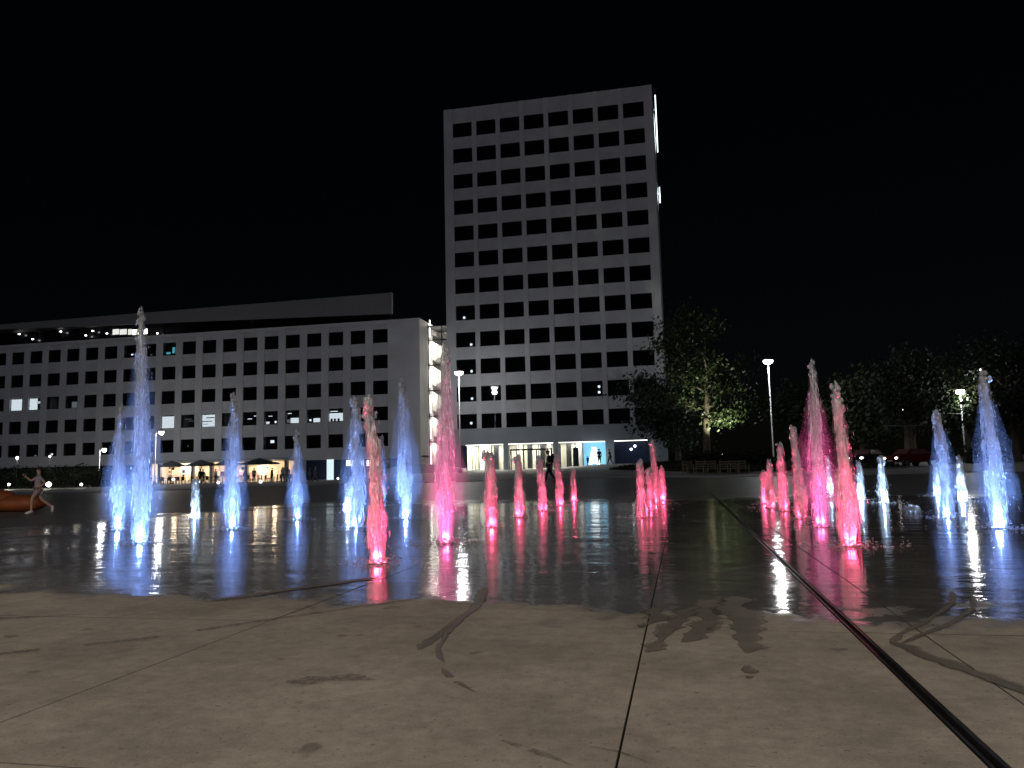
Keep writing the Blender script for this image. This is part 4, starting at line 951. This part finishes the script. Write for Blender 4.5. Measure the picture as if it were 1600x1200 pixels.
    for s in 'lr':
        pn_['hip'+s] = (J['hip'+s], r(.064)); pn_['m'+s] = (J['hip'+s].lerp(J['kn'+s], .75), r(.05)); pe += [('pelvis', 'hip'+s), ('hip'+s, 'm'+s)]
        if trousers[1]: pn_['k'+s] = (J['kn'+s], r(.044)); pn_['a'+s] = (J['an'+s]+(J['kn'+s]-J['an'+s])*.08, r(.032)); pe += [('m'+s, 'k'+s), ('k'+s, 'a'+s)]
    skin_body('trousers' if trousers[1] else 'shorts', pn_, pe, trousers[0], t)
    hb = MB(); hc = J['head']+Vector((-.012*H, 0, .022*H)); hb.blob(hc, .058*H, .056*H, .054*H, 12, 8); hb.build('hair', hair, t, True)
    for s in (-1, 1):
        MB().blob(J['head']+Vector((.047*H, s*.02*H, .004*H)), .006*H, .007*H, .006*H, 6, 4).build('eye', M['black'], body)
        MB().blob(J['head']+Vector((0, s*.056*H, -.004*H)), .012*H, .006*H, .018*H, 6, 5).build('ear', M['skin'], body)
    MB().blob(J['head']+Vector((.045*H, 0, -.03*H)), .008*H, .016*H, .004*H, 6, 4).build('mouth', M['pinkp2'], body)
    for s in 'lr':
        a, c = J['an'+s], J['toe'+s]; d = (c-a); b = MB(); b.tube([a-d*.35, a+d*.25, a+d*.75, c+d*.15], [.024*H, .032*H, .027*H, .014*H], 8); b.build('shoe', shoes or M['black'], t, True)
    if backpack:
        c = nodes['chest'][0]+Vector((-.11*H, 0, -.03*H)); MB().blob(c, .075*H, .1*H, .15*H, 12, 8).build('backpack', backpack, t, True)
    return t
M['pinkp2'] = mat('lips', (.35, .15, .12), .5); M['hairb'] = mat('dark_hair', (.03, .02, .015), .6)
M['lav'] = mat('grey_lavender_cloth', (.34, .3, .36), .8); M['short'] = mat('dusty_shorts', (.36, .28, .27), .8); M['navyc'] = mat('dark_clothes', (.02, .02, .03), .85)
M['shoew'] = mat('pale_shoes', (.75, .66, .64), .6); M['greyc'] = mat('grey_clothes', (.25, .25, .27), .85); M['whitec'] = mat('white_clothes', (.7, .7, .72), .85); M['jean'] = mat('blue_denim', (.08, .1, .18), .85)
stand = dict(pelvis=(0, 0, .53), neck=(0, 0, .83), head=(.015, 0, .925), shl=(0, .1, .80), shr=(0, -.1, .80), ell=(-.01, .13, .62), elr=(-.01, -.13, .62), wrl=(.03, .13, .48), wrr=(.03, -.13, .48),
             hipl=(0, .05, .5), hipr=(0, -.05, .5), knl=(.01, .055, .28), knr=(.01, -.055, .28), anl=(-.01, .06, .045), anr=(-.01, -.06, .045), toel=(.07, .065, .02), toer=(.07, -.065, .02))
walkp = dict(stand, knl=(.1, .05, .29), anl=(.15, .055, .045), toel=(.23, .06, .025), knr=(-.03, -.05, .28), anr=(-.17, -.055, .07), toer=(-.10, -.06, .02), ell=(-.06, .13, .63), wrl=(-.02, .14, .5), elr=(.03, -.13, .62), wrr=(.13, -.12, .52), neck=(.03, 0, .83), head=(.055, 0, .92), shl=(.02, .1, .80), shr=(.03, -.1, .80))
run = dict(pelvis=(0, 0, .52), neck=(.0, 0, .79), head=(-.01, 0, .90), shl=(0, .1, .76), shr=(0, -.1, .76), ell=(-.12, .13, .64), elr=(.13, -.13, .68), wrl=(-.03, .13, .56), wrr=(.22, -.11, .76),
           hipl=(0, .05, .49), hipr=(0, -.05, .49), knl=(.1, .05, .33), knr=(-.07, -.05, .29), anl=(.11, .055, .05), anr=(-.27, -.055, .13), toel=(.2, .06, .022), toer=(-.27, -.06, .03))
p = gnd(58, 803)
view_left = PI+.21*2
person((p.x, p.y, 0), PI+.78, 1.68, run, 'person running left in lavender top and shorts at the far left', (M['lav'], False), (M['short'], False), M['hairb'], fingers=True, shoes=M['shoew'])
p = at(860, 757, 45.5); person((p.x, 45.5, G(p.x, 45.5)), PI+.3, 1.92, walkp, 'person in dark clothes with backpack walking behind the red jets', (M['navyc'], True), (M['navyc'], True), M['hairb'], fingers=True, backpack=M['navyc'])
CP = 'people by the buildings'
for (px, Y, H, rz, pose, lb, sh_, tr_) in ((383, 80, 1.75, .8, walkp, 'person in pale clothes standing left of the broad parasol', M['greyc'], M['greyc']), (313, 79, 1.75, 2.6, stand, 'dark standing person under the second parasol', M['navyc'], M['navyc']), (318, 79.6, 1.68, -2, walkp, 'dark person walking beside another under the second parasol', M['navyc'], M['jean']),
        (442, 80, 1.7, -1.4, stand, 'person in white standing at the right end of the cafe', M['whitec'], M['greyc']), (450, 81, 1.72, 2.2, walkp, 'person in grey at the cafe right of the one in white', M['greyc'], M['jean']),
        (484, 81, 1.72, .3, stand, 'left of two grey people beside the knob-topped blue jet', M['greyc'], M['greyc']), (492, 81, 1.78, .5, walkp, 'right of two grey people beside the knob-topped blue jet', M['greyc'], M['greyc']),
        (397, 84, 1.7, -1, stand, 'person in front of the pink cafe panel', M['whitec'], M['navyc']), (425, 84.5, 1.7, 1, stand, 'dark person before the yellow cafe shelves', M['navyc'], M['navyc']), (337, 82, 1.7, -1.8, stand, 'person in pink light right of the second parasol', M['whitec'], M['jean']),
        (937, 86.2, 1.75, -1.6, stand, 'dark person standing right of the glowing letter A', M['navyc'], M['navyc']), (919, 86.2, 1.05, -1.6, stand, 'small dark child left of the glowing letter A', M['navyc'], M['navyc']), (954, 86.6, 1.7, 2.9, walkp, 'dark person at the pillar right of the blue wall', M['navyc'], M['navyc'])):
    X = at(px, 735, Y).x; person((X, Y, G(X, Y)), rz, H, pose, lb, (sh_, True), (tr_, True), M['hairb'], CP)
# solid rounded lobes standing in for an unidentified motion-blurred orange shape
p = gnd(-8, 801); c = thing('orange_shape', (p.x, p.y+.6, 0), 'low rounded orange-brown shape of unknown kind behind the running person', 'seat', rz=.21)
MB().blob((-.55, 0, .42), .85, .6, .44, 18, 10, .03).build('tall_lobe', M['orange'], c, True); MB().blob((.35, 0, .3), 1.1, .6, .33, 18, 10, .03).build('seat', M['orange'], c, True); MB().blob((-1.5, .1, .33), .55, .5, .36, 14, 8, .03).build('armrest', M['orange'], c, True)
